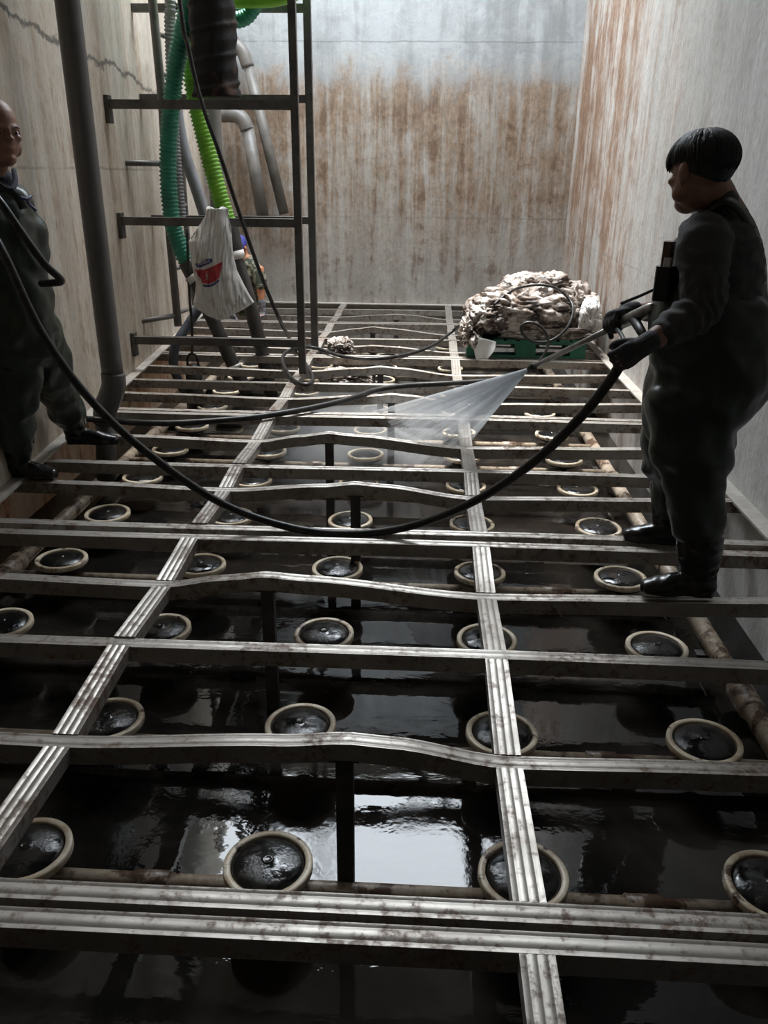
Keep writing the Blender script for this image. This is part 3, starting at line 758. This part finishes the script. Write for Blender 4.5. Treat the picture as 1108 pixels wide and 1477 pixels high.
def hand(wrist, d, n, k, s=1.0, curls=(1.0, 1.15, .75), thumb=True, grow=0.0):
    """wrist point; d = wrist to knuckles; n = palm faces; k = towards the thumb side"""
    wrist = V(wrist); d = V(d).normalized(); n = (V(n) - d * V(n).dot(d)).normalized(); k0 = V(k); k = d.cross(n).normalized()
    if k.dot(k0) < 0: k = -k
    L = .092 * s; P = []
    P.append(loft(smooth_rows([(wrist - d * .01 * s, .030 * s + grow, .022 * s + grow), (wrist + d * .03 * s, .037 * s + grow, .019 * s + grow), (wrist + d * .07 * s, .042 * s + grow, .017 * s + grow), (wrist + d * L, .041 * s + grow, .014 * s + grow)], 3), 20, k))
    for off, ln, sc_ in ((.030, .92, 1), (.0105, 1.0, 1.03), (-.0105, .95, .98), (-.030, .78, .88)):
        b = wrist + d * (L - .004) * 1 + k * off * s
        r = .0098 * s * sc_ + grow
        P.append(finger(b, d, n, curls, [.046 * s * ln, .030 * s * ln, .024 * s * ln], [r, r * .97, r * .88, r * .78]))
    if thumb:
        b = wrist + d * .025 * s + k * .028 * s + n * .008 * s
        td = (d * .75 + k * .55 + n * .45).normalized()
        P.append(finger(b, td, (n - k * .5).normalized(), (.1, .5, .45), [.040 * s, .034 * s, .026 * s], [.014 * s + grow, .012 * s + grow, .0105 * s + grow, .0085 * s + grow]))
    return P
def head(c, f, h=.25, ears=True, w=1.0):
    """skull, jaw, nose, brow, lips, ears; c = centre, f = facing"""
    f = V(f).normalized(); l = V((0, 0, 1)).cross(f).normalized(); u = f.cross(l).normalized(); c = V(c); s = h / .25; P = []
    def e(df, dl, du, rf, rl, ru): P.append(ell(c + (f * df + l * dl * w + u * du) * s, f * rf * s, l * rl * s * w, u * ru * s))
    e(-.012, 0, .035, .100, .078, .090); e(.018, 0, -.030, .074, .066, .085); e(.045, 0, -.088, .040, .040, .032)
    e(.076, 0, .022, .018, .052, .014); e(.088, 0, .002, .014, .0095, .026); e(.098, 0, -.016, .015, .015, .011)
    e(.064, 0, -.052, .024, .034, .022); e(.084, 0, -.047, .012, .022, .005); e(.083, 0, -.056, .012, .019, .005); e(.070, 0, -.088, .022, .026, .016)
    for q in (-1, 1):
        e(.062, q * .042, -.014, .024, .020, .017); e(.030, q * .055, -.055, .03, .016, .03)
        if ears:
            e(-.008, q * .084, .000, .020, .012, .034); e(-.004, q * .082, -.026, .012, .009, .013)
    return P, f, l, u, s
def eyes(parent, c, f, l, u, s, brows=True):
    for q in (-1, 1):
        p = V(c) + (f * .0765 + l * q * .033 + u * .004) * s
        e = ell(p, f * .011 * s, l * .014 * s, u * .0065 * s, 16).build('eye', 'eye_white', parent)
        ell(p + f * .009 * s, f * .004 * s, l * .006 * s, u * .0058 * s, 12).build('iris', 'eye_dark', e)
        if brows: MB().tube([p + (f * .008 - l * q * .016 + u * .017) * s, p + (f * .010 + u * .022) * s, p + (f * .002 + l * q * .019 + u * .017) * s], [.0028 * s, .0035 * s, .002 * s], 8).build('eyebrow', 'hair_black', parent)
def span(xl, xr, y, Y, b, g=0):
    p, q = ay(xl, y, Y), ay(xr, y, Y); return ((p + q) / 2, (q - p).length / 2 + g, b + g)
def folds(amp, seed, sx=9, sz=5):
    def f(co, n):
        q = V((co.x * sx, co.y * sx, co.z * sz)) + V((seed, seed * 2, 0))
        return amp * (1.4 * (.35 - abs(noise.noise(q))) + .5 * noise.noise(q * 2.3))
    return f
def arm_folds(base, A, B_, amp=.006, freq=6.0):
    A = V(A); d = V(B_) - A; L2 = d.length_squared
    def f(co, n):
        t = (co - A).dot(d) / L2; r = (co - A - d * t).length
        w = max(0, 1 - abs(t - .25) / .75) if r < .12 else 0
        return base(co, n) + amp * w * math.sin(2 * PI * (t * freq + 1.4 * noise.noise(co * 7)))
    return f
def boot(name, parent, heel, toe, shaft_top, ankle, r_top, zs=0.002):
    heel, toe = V(heel), V(toe); d = (toe - heel).normalized(); s = V((0, 0, 1)).cross(d).normalized(); L = (toe - heel).length
    P = []
    P.append(loft(smooth_rows([(V(shaft_top), r_top, r_top * .92), (V(shaft_top).lerp(V(ankle), .6), r_top * .88, r_top * .8), (V(ankle), .066, .056), (V(ankle) - V((0, 0, .04)), .064, .05)], 4), 24, d))
    def fz(t, z): p = heel + d * L * t; p.z = zs + z; return p
    P.append(loft(smooth_rows([(fz(.10, .042), .042, .046), (fz(.3, .05), .05, .040), (fz(.52, .045), .046, .044), (fz(.74, .034), .036, .050), (fz(.93, .026), .026, .038)], 4), 24, (0, 0, 1)))
    P.append(loft(smooth_rows([(fz(.06, .012), .014, .036), (fz(.3, .012), .014, .037), (fz(.72, .012), .014, .053), (fz(.95, .012), .014, .036)], 4), 20, (0, 0, 1)))
    o = fuse(name, P, 'boot_rubber', parent, voxel=.007, smooth=3, flatz=zs, disp=folds(.004, 3, 12, 26))
    return o

# ================================================================== man with the lance
Fm = V((-.90, .43, 0)).normalized(); Lm = V((0, 0, 1)).cross(Fm)
YM = 3.06
hcn = ay(1009, 251, 3.02)
fh = V((-.56, .83, -.14))
PH, f_, l_, u_, s_ = head(hcn, fh, .258, w=1.06)
SL, EL = ay(1016, 340, 2.88), ay(1012, 446, 2.80)
SR, ER = ay(1030, 340, 3.25), ay(1000, 452, 3.42)
GL = ay(901, 513, 2.74); GR = ay(882, 467, 3.28)
# lance geometry
tip = ay(765, 531, 3.95); rear = ay(938, 446, 3.12)
ld = (tip - rear).normalized()
hdir = (ay(880, 548, 2.76) - ay(914, 492, 2.80)).normalized()
aL = -hdir
perp = V((-.75, .1, .66)); perp = (perp - hdir * perp.dot(hdir)).normalized(); dL = (hdir * .88 + perp * .47).normalized()
nL = perp.cross(hdir); nL = nL if nL.dot(V((0, 1, 0))) > 0 else -nL       # palm turned away from the camera
PLc = GL - nL * .036; WL = PLc - dL * .062
aR = ld
dR = V((-.3, -.55, .25)); dR = (dR - aR * dR.dot(aR)).normalized()
nR = V((0, 0, -1)); nR = (nR - aR * nR.dot(aR) - dR * nR.dot(dR)).normalized()
PRc = GR - nR * .036; WR = ay(908, 449, 3.34)
dR = (PRc - WR).normalized()
hips = ay(1003, 575, YM)
HL, HR = ay(1008, 600, 2.98), ay(990, 600, 3.25)
AL, AR = ay(1008, 815, 2.93), ay(960, 745, 3.42)
body = list(PH)
body.append(limb([ay(1044, 320, YM), ay(1034, 290, 3.05), ay(1020, 262, 3.03)], [.085, .070, .066]))
body.append(loft(smooth_rows([(ay(1005, 590, YM), .13, .15), (ay(1018, 510, YM), .16, .16), (ay(1025, 430, YM), .14, .16), (ay(1032, 360, YM), .11, .17), (ay(1038, 325, YM), .08, .12)], 4), 24, Fm))
body.append(limb([SL, EL, EL.lerp(WL, .55), WL], [.058, .047, .043, .030])); body.append(limb([SR, ER, ER.lerp(WR, .55), WR], [.058, .047, .043, .030]))
body.append(limb([HL, ay(1003, 690, 2.92), AL], [.06, .04, .035])); body.append(limb([HR, ay(965, 690, 3.36), AR], [.06, .035, .03]))
body += hand(WL, dL, nL, -aL * -1, .95, curls=(1.05, 1.2, .8)); body += hand(WR, dR, nR, ld, .95, curls=(1.05, 1.2, .8))
man = fuse('person', body, 'skin', loc=(hips.x, hips.y, 0), voxel=.0065, smooth=3)
tag(man, 'person in charcoal shirt and dark green waders standing sideways, aiming a spraying lance', 'person')
# hair
hp = []
hr = MB(); src = ell(hcn + (f_ * -.014 + u_ * .036) * s_, f_ * .118 * s_, l_ * .090 * s_, u_ * .096 * s_, 96)
vv = []
for p in src.v:
    q = (p - hcn) / s_; a = q.dot(f_); z = q.dot(u_); b = abs(q.dot(l_))
    cut = (.042 if b > .03 else .050) if a > .05 else (.034 if a > .012 else (.030 if a > -.026 else .0 - (-.026 - a) * .62))
    n = noise.noise(V((q.dot(l_) * 60, a * 30, z * 12))) * .006
    k = 1 + n * 6 if z > cut else .86
    c0 = hcn + (f_ * -.014 + u_ * .036) * s_
    vv.append(c0 + (p - c0) * (1 + n * 4 if z > cut else .84))
hr.add(vv, src.f); hr.build('hair', 'hair_black', man)
# locks combed down from the crown
hb = MB(); rh = random.Random(5); hce = hcn + (f_ * -.014 + u_ * .036) * s_
for i in range(420):
    phi = rh.uniform(0, 2 * PI); a0 = rh.uniform(.05, .9); fr = math.cos(phi)
    a1 = 1.62 + .10 * (fr > .75) - .02 * fr + (.30 * max(0, -fr) ** .7) + rh.uniform(-.14, .06)
    if abs(phi - PI / 2) < .3 or abs(phi - 1.5 * PI) < .3: a1 -= .12
    a0 = min(a0, a1 - .5); sw = rh.uniform(-.18, .18); pts = []
    for q in range(7):
        t = q / 6; th = a0 + (a1 - a0) * t; ph = phi + sw * t
        rr = 1.0 + .03 * math.sin(PI * t) + (.05 * t if fr > .6 else .0) + rh.uniform(-.004, .004)
        pts.append(hce + (f_ * (.118 * math.sin(th) * math.cos(ph)) + l_ * (.090 * math.sin(th) * math.sin(ph)) + u_ * (.096 * math.cos(th))) * rr * s_)
    hb.tube(pts, [.0045, .006, .0065, .006, .005, .0035, .001], 5)
hb.build('hair_locks', 'hair_black', man)
eyes(man, hcn - f_ * .007, f_, l_, u_, s_, False)
# shirt
sh = [loft(smooth_rows([span(950, 1092, 490, YM, .19), span(946, 1098, 440, YM, .20), span(962, 1097, 395, YM, .205), span(972, 1092, 358, YM, .21), span(988, 1083, 330, YM, .19), span(1002, 1074, 310, YM, .13), span(1010, 1066, 293, 3.05, .095), span(1015, 1061, 283, 3.04, .085)], 4), 32, (1, 0, 0))]
sh.append(limb([SL + V((.02, .07, -.01)), SL.lerp(EL, .12), SL.lerp(EL, .55), EL, EL.lerp(WL, .3), EL.lerp(WL, .62)], [.085, .088, .080, .070, .062, .052]))
sh.append(limb([SR + V((0, -.05, 0)), SR.lerp(ER, .15), SR.lerp(ER, .55), ER, ER.lerp(WR, .3), ER.lerp(WR, .45)], [.085, .088, .080, .068, .060, .054]))
fuse('shirt', sh, 'shirt_charcoal', man, voxel=.008, smooth=4, disp=arm_folds(folds(.010, 5, 9, 18), EL, WL))
# waders
YW = 3.06
wp = [loft(smooth_rows([span(944, 1096, 424, YW, .20), span(938, 1104, 445, YW, .225), span(935, 1122, 480, YW, .24), span(934, 1120, 520, YW, .245), span(932, 1098, 560, YW, .23), span(931, 1072, 602, YW, .215), span(945, 1056, 632, YW, .19)], 4), 36, (1, 0, 0))]
wp.append(loft(smooth_rows([span(936, 1072, 575, 2.98, .13), span(936, 1063, 632, 2.96, .135), span(944, 1060, 664, 2.94, .125), span(957, 1042, 688, 2.93, .105), span(963, 1039, 715, 2.93, .095), span(968, 1042, 740, 2.93, .092), span(971, 1043, 757, 2.93, .09)], 4), 30, (1, 0, 0)))
wp.append(loft(smooth_rows([span(934, 1030, 580, 3.2, .13), span(930, 1010, 630, 3.25, .12), span(930, 1000, 668, 3.32, .11), span(936, 990, 695, 3.38, .09), span(943, 984, 722, 3.41, .08), span(945, 982, 735, 3.42, .076)], 4), 28, (1, 0, 0)))
wd = fuse('waders', wp, 'wader_green', man, voxel=.009, smooth=5, disp=folds(.023, 2, 6, 5))
def strap(name, pts, parent, w=.020, t=.005, mat='wader_green'):
    P = curve(pts, 5); cen = ay(1030, 380, YM); rows = []
    rings = []
    for i, p in enumerate(P):
        tg = (P[min(i + 1, len(P) - 1)] - P[max(i - 1, 0)]).normalized()
        o = (p - cen); o = (o - tg * o.dot(tg)).normalized(); s = tg.cross(o)
        rings.append([p + s * w * a + o * t * b for a, b in ((-1, -1), (1, -1), (1, 1), (-1, 1))])
    return MB().rings(rings).build(name, mat, parent)
strap('strap', [ay(1103, 440, 3.04), ay(1101, 395, 2.99), ay(1096, 360, 2.94), ay(1084, 328, 2.92), ay(1066, 301, 2.93), ay(1046, 290, 2.95), ay(1022, 303, 2.97), ay(1000, 325, 2.99)], wd)
strap('strap', [ay(1100, 436, 3.2), ay(1096, 370, 3.2), ay(1075, 312, 3.2), ay(1040, 300, 3.2), ay(1005, 325, 3.2)], wd)
b1 = boot('boot', man, az(1030, 860, .002), az(922, 852, .002), ay(1009, 752, 2.94), ay(1010, 828, 2.93), .096)
b2 = boot('boot', man, az(984, 786, .002), az(898, 777, .002), ay(963, 690, 3.42), ay(964, 758, 3.42), .080)
# gloves
fuse('glove', hand(WL, dL, nL, aL, .93, curls=(1.05, 1.2, .8), grow=.003) + [limb([WL - dL * .03, WL + dL * .02], [.036, .036], 16)], 'glove_dark', man, voxel=.0036, smooth=1)
fuse('glove', hand(WR, dR, nR, ld, 1.0, curls=(1.05, 1.2, .8), grow=.003) + [limb([WR - dR * .03, WR + dR * .02], [.036, .036], 16)], 'glove_dark', man, voxel=.0045, smooth=2)
# pouch on the bib with a phone in it
po = empty('phone_pouch', ay(957, 430, 2.98)); tag(po, 'small black pouch with a brown phone case worn on the chest of the lance holder', 'pouch')
pc = ay(958, 408, 2.98)
def rbox(c, sx, sy, sz, fw):
    l2 = V((0, 0, 1)).cross(fw); return MB().rings([[c + fw * (sx * a) + l2 * (sy * b) + V((0, 0, z)) for a, b in ((-1, -.8), (-.8, -1), (.8, -1), (1, -.8), (1, .8), (.8, 1), (-.8, 1), (-1, .8))] for z in (-sz, -sz * .9, sz * .9, sz)])
rbox(pc, .028, .045, .058, Fm).build('pouch_body', 'black_rubber', po, angle=30)
rbox(pc + V((0, 0, .095)), .016, .033, .045, Fm).build('phone_case', 'case_brown', po, angle=30)
rbox(pc + V((-.006, -.03, .068)), .012, .012, .02, Fm).build('paper', 'sack_white', po, angle=30)

# ------------------------------------------------------------------ lance and its hose
ln = empty('spray_lance', GR); tag(ln, 'long steel pressure washing lance with trigger grip, held by the man at right', 'spray lance')
MB().tube([rear + ld * .06, tip], .0125, 14).build('lance_tube', 'gun_steel', ln)
MB().tube([tip - ld * .05, tip - ld * .045, tip + ld * .0, tip + ld * .02], [.014, .018, .016, .011], 14).build('nozzle', 'gun_black', ln)
MB().tube([rear - ld * .03, rear, rear + ld * .10, rear + ld * .22, rear + ld * .26], [.016, .024, .026, .022, .014], 14).build('gun_body', 'gun_steel', ln)
hd = (ay(930, 487, 3.02) - ay(912, 463, 3.12))
g0 = rear + ld * .11
g1 = ay(932, 490, 3.0)
MB().tube([g0, g0.lerp(g1, .5), g1], [.020, .018, .016], 12).build('handle', 'gun_black', ln)
gt = rear + ld * .24
MB().tube(curve([gt, ay(896, 482, 3.1), ay(903, 497, 2.95), ay(910, 500, 2.85)], 5), .008, 8).build('trigger_guard', 'gun_black', ln)
hose('gun_hose', [g1, ay(922, 496, 2.88), ay(912, 498, 2.79), GL, ay(884, 543, 2.76), ay(840, 599, 2.85), ay(770, 666, 3.0), ay(690, 720, 3.2), ay(600, 757, 3.36), ay(510, 770, 3.40), ay(420, 761, 3.42), ay(320, 726, 3.40), ay(215, 655, 3.36), ay(130, 576, 3.34), ay(60, 480, 3.3), ay(8, 372, 3.3), ay(-20, 325, 3.35), ay(-60, 290, 3.4)], .0185, 'black_rubber', 'long thick black hose sagging from the lance across to the bald man', per=12)
hose('hose_loop', [ay(-70, 245, 3.5), ay(-30, 260, 3.45), ay(0, 291, 3.42), ay(30, 334, 3.42), ay(62, 378, 3.45), ay(84, 399, 3.5), ay(88, 406, 3.55), ay(76, 408, 3.62), ay(60, 409, 3.72)], .0165, 'black_rubber', 'short bent black hose in front of the chest of the bald man')
rod = MB().tube([ay(896, 438, 3.2), ay(925, 426, 3.15), ay(955, 412, 3.08)], .006, 8).build('thin_rod', 'gun_black', loc=ay(955, 412, 3.08)); tag(rod, 'thin dark rod tucked under the arm above the lance', 'rod')

# ------------------------------------------------------------------ water jet and drifting mist
def jet():
    n = NT('water_jet'); n.t.nodes.remove(n.b)
    uv = n.n('ShaderNodeUVMap').outputs[0]; U, W, _ = n.sep(uv)
    st = n.noise(1.0, 6, .65, n.mp((46, 1.2, 1), co=uv)); s2 = n.noise(1.0, 5, .6, n.mp((14, 2.2, 1), (3, 5, 0), co=uv))
    a = n.math('MULTIPLY', n.mr(n.math('ADD', n.math('MULTIPLY', st, .6), n.math('MULTIPLY', s2, .5)), .38, .72), n.mr(W, 1.0, .1, 0, .95, False))
    a = n.math('ADD', a, n.mr(W, .6, 0, 0, .6))
    d = n.n('ShaderNodeBsdfDiffuse'); d.inputs[0].default_value = (.88, .9, .92, 1)
    tl = n.n('ShaderNodeBsdfTranslucent'); tl.inputs[0].default_value = (.88, .9, .92, 1)
    mx = n.n('ShaderNodeMixShader'); mx.inputs[0].default_value = .5; n.l(d.outputs[0], mx.inputs[1]); n.l(tl.outputs[0], mx.inputs[2])
    tr = n.n('ShaderNodeBsdfTransparent'); m2 = n.n('ShaderNodeMixShader')
    n.l(a, m2.inputs[0]); n.l(tr.outputs[0], m2.inputs[1]); n.l(mx.outputs[0], m2.inputs[2]); n.l(m2.outputs[0], n.out.inputs[0])
    M['water_jet'] = n.m
jet()
def fan(parent, name, e0, e1, thick, seg=40, nl=50):
    """a flattened hollow cone of drops from the nozzle to the landing edge e0-e1"""
    n0 = (V(e0) - tip).cross(V(e1) - tip).normalized(); rings = []; uvs = []
    for j in range(nl + 1):
        t = j / nl
        c = tip.lerp((V(e0) + V(e1)) / 2, t); h = (V(e1) - V(e0)) / 2 * t
        rings.append([c + h * math.cos(2 * PI * k / seg) + n0 * (thick * t + .008) * math.sin(2 * PI * k / seg) for k in range(seg)])
    o = MB().rings(rings, cap=False).build(name, 'water_jet', parent)
    uvl = o.data.uv_layers.new(name='UVMap')
    for lp in o.data.loops:
        i = lp.vertex_index; uvl.data[lp.index].uv = ((i % seg) / seg if (i % seg) <= seg / 2 else 1 - (i % seg) / seg + .31, (i // seg) / nl)
    return o
wj = empty('water_spray', tip); tag(wj, 'white fan of water spraying from the lance nozzle down onto the sludge', 'water spray')
e0 = az(462, 622, -.45); e1 = az(650, 672, -.55)
fan(wj, 'outer_spray', e0, e1, .20); fan(wj, 'inner_spray', e0.lerp(e1, .12), e0.lerp(e1, .80), .07)
def mist():
    n = NT('mist'); n.t.nodes.remove(n.b)
    v = n.n('ShaderNodeVolumePrincipled'); v.inputs['Color'].default_value = (.95, .96, .97, 1); v.inputs['Anisotropy'].default_value = .2
    g = n.n('ShaderNodeTexGradient', gradient_type='SPHERICAL'); n.l(n.co, g.inputs[0])
    ns = n.noise(2.2, 4, .6)
    n.l(n.math('MULTIPLY', n.math('MULTIPLY', n.mr(g.outputs['Fac'], 0, .9), n.mr(ns, .3, .7)), 7.0), v.inputs['Density'])
    n.l(v.outputs[0], n.out.inputs[1]); M['mist'] = n.m
mist()
mo = ell((0, 0, 0), (1, 0, 0), (0, 1, 0), (0, 0, 1), 24).build('mist_cloud', 'mist', loc=(0, 0, 0))
mo.location = az(500, 640, -.55); mo.scale = (.95, 1.25, .5)
tag(mo, 'pale mist drifting over the sludge where the water jet lands', 'mist', kind='stuff')

# ================================================================== bald man at the left wall
Fb = V((.85, -.52, 0)).normalized()
bc = ay(-4, 191, 3.86); fb = V((.80, -.60, -.08))
PB, f2, l2, u2, s2 = head(bc, fb, .285, w=1.0)
bsh = ay(-28, 275, 3.88)
SRb, ERb = ay(-52, 292, 3.72), ay(-88, 375, 3.62); WRb = ay(-46, 345, 3.42)
SLb, ELb = ay(14, 288, 4.12), ay(10, 360, 4.25); WLb = ay(30, 404, 4.15)
dRb = (ay(-14, 330, 3.34) - WRb).normalized(); dLb = (ay(30, 425, 4.1) - WLb).normalized()
YL = 3.95
B = list(PB)
B.append(limb([ay(-20, 275, 3.9), ay(-14, 250, 3.88), ay(-8, 225, 3.87)], [.085, .066, .064]))
B.append(loft(smooth_rows([(ay(-8, 470, YL), .13, .15), (ay(-8, 400, YL), .14, .15), (ay(-10, 340, YL), .14, .16), (ay(-14, 300, YL), .12, .17), (ay(-18, 278, YL), .08, .12)], 4), 24, Fb))
B.append(limb([SRb, ERb, WRb], [.06, .047, .030])); B.append(limb([SLb, ELb, WLb], [.06, .047, .030]))
B.append(limb([ay(-10, 490, 3.9), ay(5, 570, 3.95), ay(27, 650, 4.0)], [.09, .065, .045])); B.append(limb([ay(35, 490, 4.1), ay(78, 550, 4.4), ay(112, 612, 4.62)], [.09, .065, .045]))
B += hand(WRb, dRb, V((0, -.4, -.9)), V((0, 0, 1)), 1.0, (.7, .9, .6)); B += hand(WLb, dLb, V((0, .3, -.9)), V((0, -1, 0)), 1.0, (.7, .9, .6))
bald = fuse('person', B, 'skin', loc=(ay(10, 600, 4.0).x, 4.0, 0), voxel=.0065, smooth=3)
tag(bald, 'bald person in navy polo shirt and green waders standing at the left wall', 'person')
eyes(bald, bc, f2, l2, u2, s2)
S = [loft(smooth_rows([span(-70, 42, 400, YL, .14), span(-74, 42, 350, YL, .15), span(-78, 42, 315, YL, .17), span(-66, 42, 288, YL, .17), span(-46, 24, 268, 3.92, .11), span(-38, 16, 256, 3.9, .085)], 4), 30, (1, 0, 0))]
S.append(limb([SRb, SRb.lerp(ERb, .4), SRb.lerp(ERb, .7)], [.085, .078, .07])); S.append(limb([SLb + V((-.02, -.06, 0)), SLb.lerp(ELb, .4), SLb.lerp(ELb, .7)], [.082, .076, .07]))
st = fuse('shirt', S, 'shirt_navy', bald, voxel=.008, smooth=4, disp=folds(.006, 8, 10, 12))
MB().tube(curve([ay(-34, 246, 3.8), ay(-8, 262, 3.74), ay(14, 274, 3.72), ay(22, 262, 3.8), ay(20, 246, 3.92)], 5), [.012] * 21, 10).build('collar', 'shirt_navy', st)
W = [loft(smooth_rows([span(-70, 44, 298, YL, .185), span(-84, 60, 325, YL, .205), span(-88, 63, 365, YL, .215), span(-88, 66, 404, YL, .22), span(-88, 72, 440, YL, .22), span(-80, 76, 475, YL, .20), span(-65, 76, 505, YL, .17)], 4), 34, (1, 0, 0))]
W.append(loft(smooth_rows([span(-75, 56, 480, 3.92, .14), span(-62, 57, 530, 3.95, .13), span(-42, 52, 570, 3.97, .115), span(-18, 47, 600, 4.0, .10), span(2, 46, 628, 4.0, .088), span(6, 44, 640, 4.0, .082)], 4), 28, (1, 0, 0)))
W.append(loft(smooth_rows([span(-5, 84, 475, 4.1, .14), span(28, 97, 515, 4.25, .13), span(52, 109, 555, 4.42, .115), span(72, 118, 585, 4.55, .10), span(78, 122, 600, 4.6, .088)], 4), 28, (1, 0, 0)))
wb = fuse('waders', W, 'wader_green', bald, voxel=.009, smooth=5, disp=folds(.030, 6, 6, 5))
def strip(name, pts, parent, mat, w, t, out):
    P = curve(pts, 5); out = V(out); rings = []
    for i, p in enumerate(P):
        tg = (P[min(i + 1, len(P) - 1)] - P[max(i - 1, 0)]).normalized(); o = (out - tg * out.dot(tg)).normalized(); s = tg.cross(o)
        rings.append([p + s * w * a + o * t * b for a, b in ((-1, -1), (1, -1), (1, 1), (-1, 1))])
    return MB().rings(rings).build(name, mat, parent)
strip('strap', [ay(34, 300, 3.78), ay(26, 285, 3.74), ay(10, 272, 3.73), ay(-10, 262, 3.78)], wb, 'wader_green', .018, .006, (0.3, -1, .3))
MB().tube(curve([ay(28, 284, 3.70), ay(38, 287, 3.72), ay(45, 283, 3.76), ay(40, 291, 3.74), ay(52, 304, 3.74)], 4), .006, 8).build('drawstring', 'print_navy', wb)
boot('boot', bald, az(8, 686, .002), az(84, 690, .002), ay(26, 632, 4.02), ay(24, 664, 4.02), .084)
boot('boot', bald, az(96, 640, .002), az(172, 640, .002), ay(103, 592, 4.62), ay(108, 620, 4.62), .080)

# ================================================================== worker bending behind the hanging sack
Yc = 9.6
cc = ay(346, 358, 9.5); fc = V((-.35, -.55, -.75)).normalized()
PC, f3, l3, u3, s3 = head(cc, fc, .25)
SC, EC, WC = ay(374, 388, 9.45), ay(376, 416, 9.42), ay(378, 438, 9.4)
SD, ED, WD = ay(338, 392, 9.75), ay(331, 425, 9.6), ay(334, 452, 9.45)
C_ = list(PC); hipc = ay(352, 468, 9.85)
C_.append(limb([ay(362, 388, 9.55), ay(354, 372, 9.52)], [.065, .06]))
C_.append(loft(smooth_rows([(hipc, .14, .16), (ay(356, 430, 9.75), .14, .16), (ay(360, 390, 9.58), .12, .17)], 4), 24, (1, 0, 0)))
C_.append(limb([SC, EC, WC], [.055, .048, .034])); C_.append(limb([SD, ED, WD], [.055, .045, .034]))
for dx in (-13, 13): C_.append(limb([hipc + V((dx * .007, 0, 0)), ay(350 + dx, 500, 9.85), V((ay(350 + dx, 520, 9.85).x, 9.85, -.62))], [.085, .065, .05]))
C_ += hand(WC, V((0, -.1, -1)), V((-.3, -1, 0)), V((-1, 0, 0)), 1.0, (.5, .7, .5)); C_ += hand(WD, V((0, -.1, -1)), V((.3, -1, 0)), V((1, 0, 0)), 1.0, (.5, .7, .5))
wk = fuse('person', C_, 'skin_orange', loc=(hipc.x, hipc.y, ZW), voxel=.008, smooth=3)
tag(wk, 'person in blue cap and camouflage shirt bending down behind the hanging sack', 'person')
cp = fuse('cap', [ell(cc + (u3 * .045 - f3 * .012) * s3, f3 * .112, l3 * .092, u3 * .09), ell(cc + (u3 * .045 - f3 * .05) * s3, f3 * .08, l3 * .088, u3 * .08)], 'cap_blue', wk, voxel=.008, smooth=2)
loft([(cc + (f3 * .07 + u3 * .045) * s3, .075, .006), (cc + (f3 * .13 + u3 * .035) * s3, .07, .006), (cc + (f3 * .17 + u3 * .02) * s3, .045, .005)], 20, l3).build('brim', 'cap_blue', cp)
fuse('shirt', [loft(smooth_rows([(ay(355, 445, 9.8), .17, .19), (ay(358, 415, 9.68), .175, .19), (ay(361, 392, 9.58), .15, .19), (ay(360, 378, 9.52), .09, .12)], 4), 28, (1, 0, 0)),
    limb([SC + V((-.04, .03, .0)), SC.lerp(EC, .5), EC + V((0, 0, .03))], [.078, .076, .07]), limb([SD, SD.lerp(ED, .6), ED], [.078, .07, .065])], 'camo', wk, voxel=.009, smooth=3, disp=folds(.008, 4, 10, 10))
fuse('waders', [loft(smooth_rows([(ay(356, 408, 9.72), .15, .17), (ay(353, 440, 9.8), .185, .19), (hipc, .2, .19)], 4), 28, (1, 0, 0))] +
    [limb([hipc + V((dx * .006, 0, 0)), ay(350 + dx, 500, 9.85), V((ay(350 + dx, 520, 9.85).x, 9.85, -.64))], [.125, .115, .11], 22) for dx in (-13, 13)], 'wader_green', wk, voxel=.01, smooth=4, disp=folds(.015, 9, 6, 5))
for w_, k_ in ((WC, -1), (WD, 1)):
    fuse('glove', hand(w_, V((0, -.1, -1)), V((k_ * .3, -1, 0)), V((k_, 0, 0)), 1.05, (.5, .7, .5), grow=.004) + [limb([w_ + V((0, 0, .03)), w_ - V((0, 0, .02))], [.042, .04], 14)], 'glove_grey', wk, voxel=.006, smooth=2)

# ------------------------------------------------------------------ daylight through the opening in the cover
w = bpy.data.worlds.new('sky'); sc.world = w; w.use_nodes = True
bg = w.node_tree.nodes['Background']; bg.inputs[0].default_value = (.86, .93, 1.0, 1); bg.inputs[1].default_value = SKY
pd = bpy.data.lights.new('sky_portal', 'AREA'); pd.shape = 'RECTANGLE'; pd.size = OX1 - OX0; pd.size_y = OY1 - OY0
pd.cycles.is_portal = True
po_ = bpy.data.objects.new('sky_portal', pd); col.objects.link(po_); po_.location = ((OX0 + OX1) / 2, (OY0 + OY1) / 2, ZC + .24)
sd = bpy.data.lights.new('hazy_sun', 'SUN'); sd.energy = SUN; sd.angle = math.radians(22); sd.color = (1, .965, .91)
so = bpy.data.objects.new('hazy_sun', sd); col.objects.link(so); so.location = (0, 10, 9)
so.rotation_euler = V((.10, -.26, -1)).to_track_quat('-Z', 'Y').to_euler()
sc.cycles.use_denoising = True
sc.cycles.max_bounces = 8; sc.cycles.diffuse_bounces = 5; sc.cycles.glossy_bounces = 5; sc.cycles.transparent_max_bounces = 16
sc.cycles.sample_clamp_indirect = 6
vs_ = sc.view_settings; vs_.view_transform = 'Standard'; vs_.look = 'None'; vs_.gamma = 1; vs_.use_curve_mapping = False
vs_.exposure = EXPO
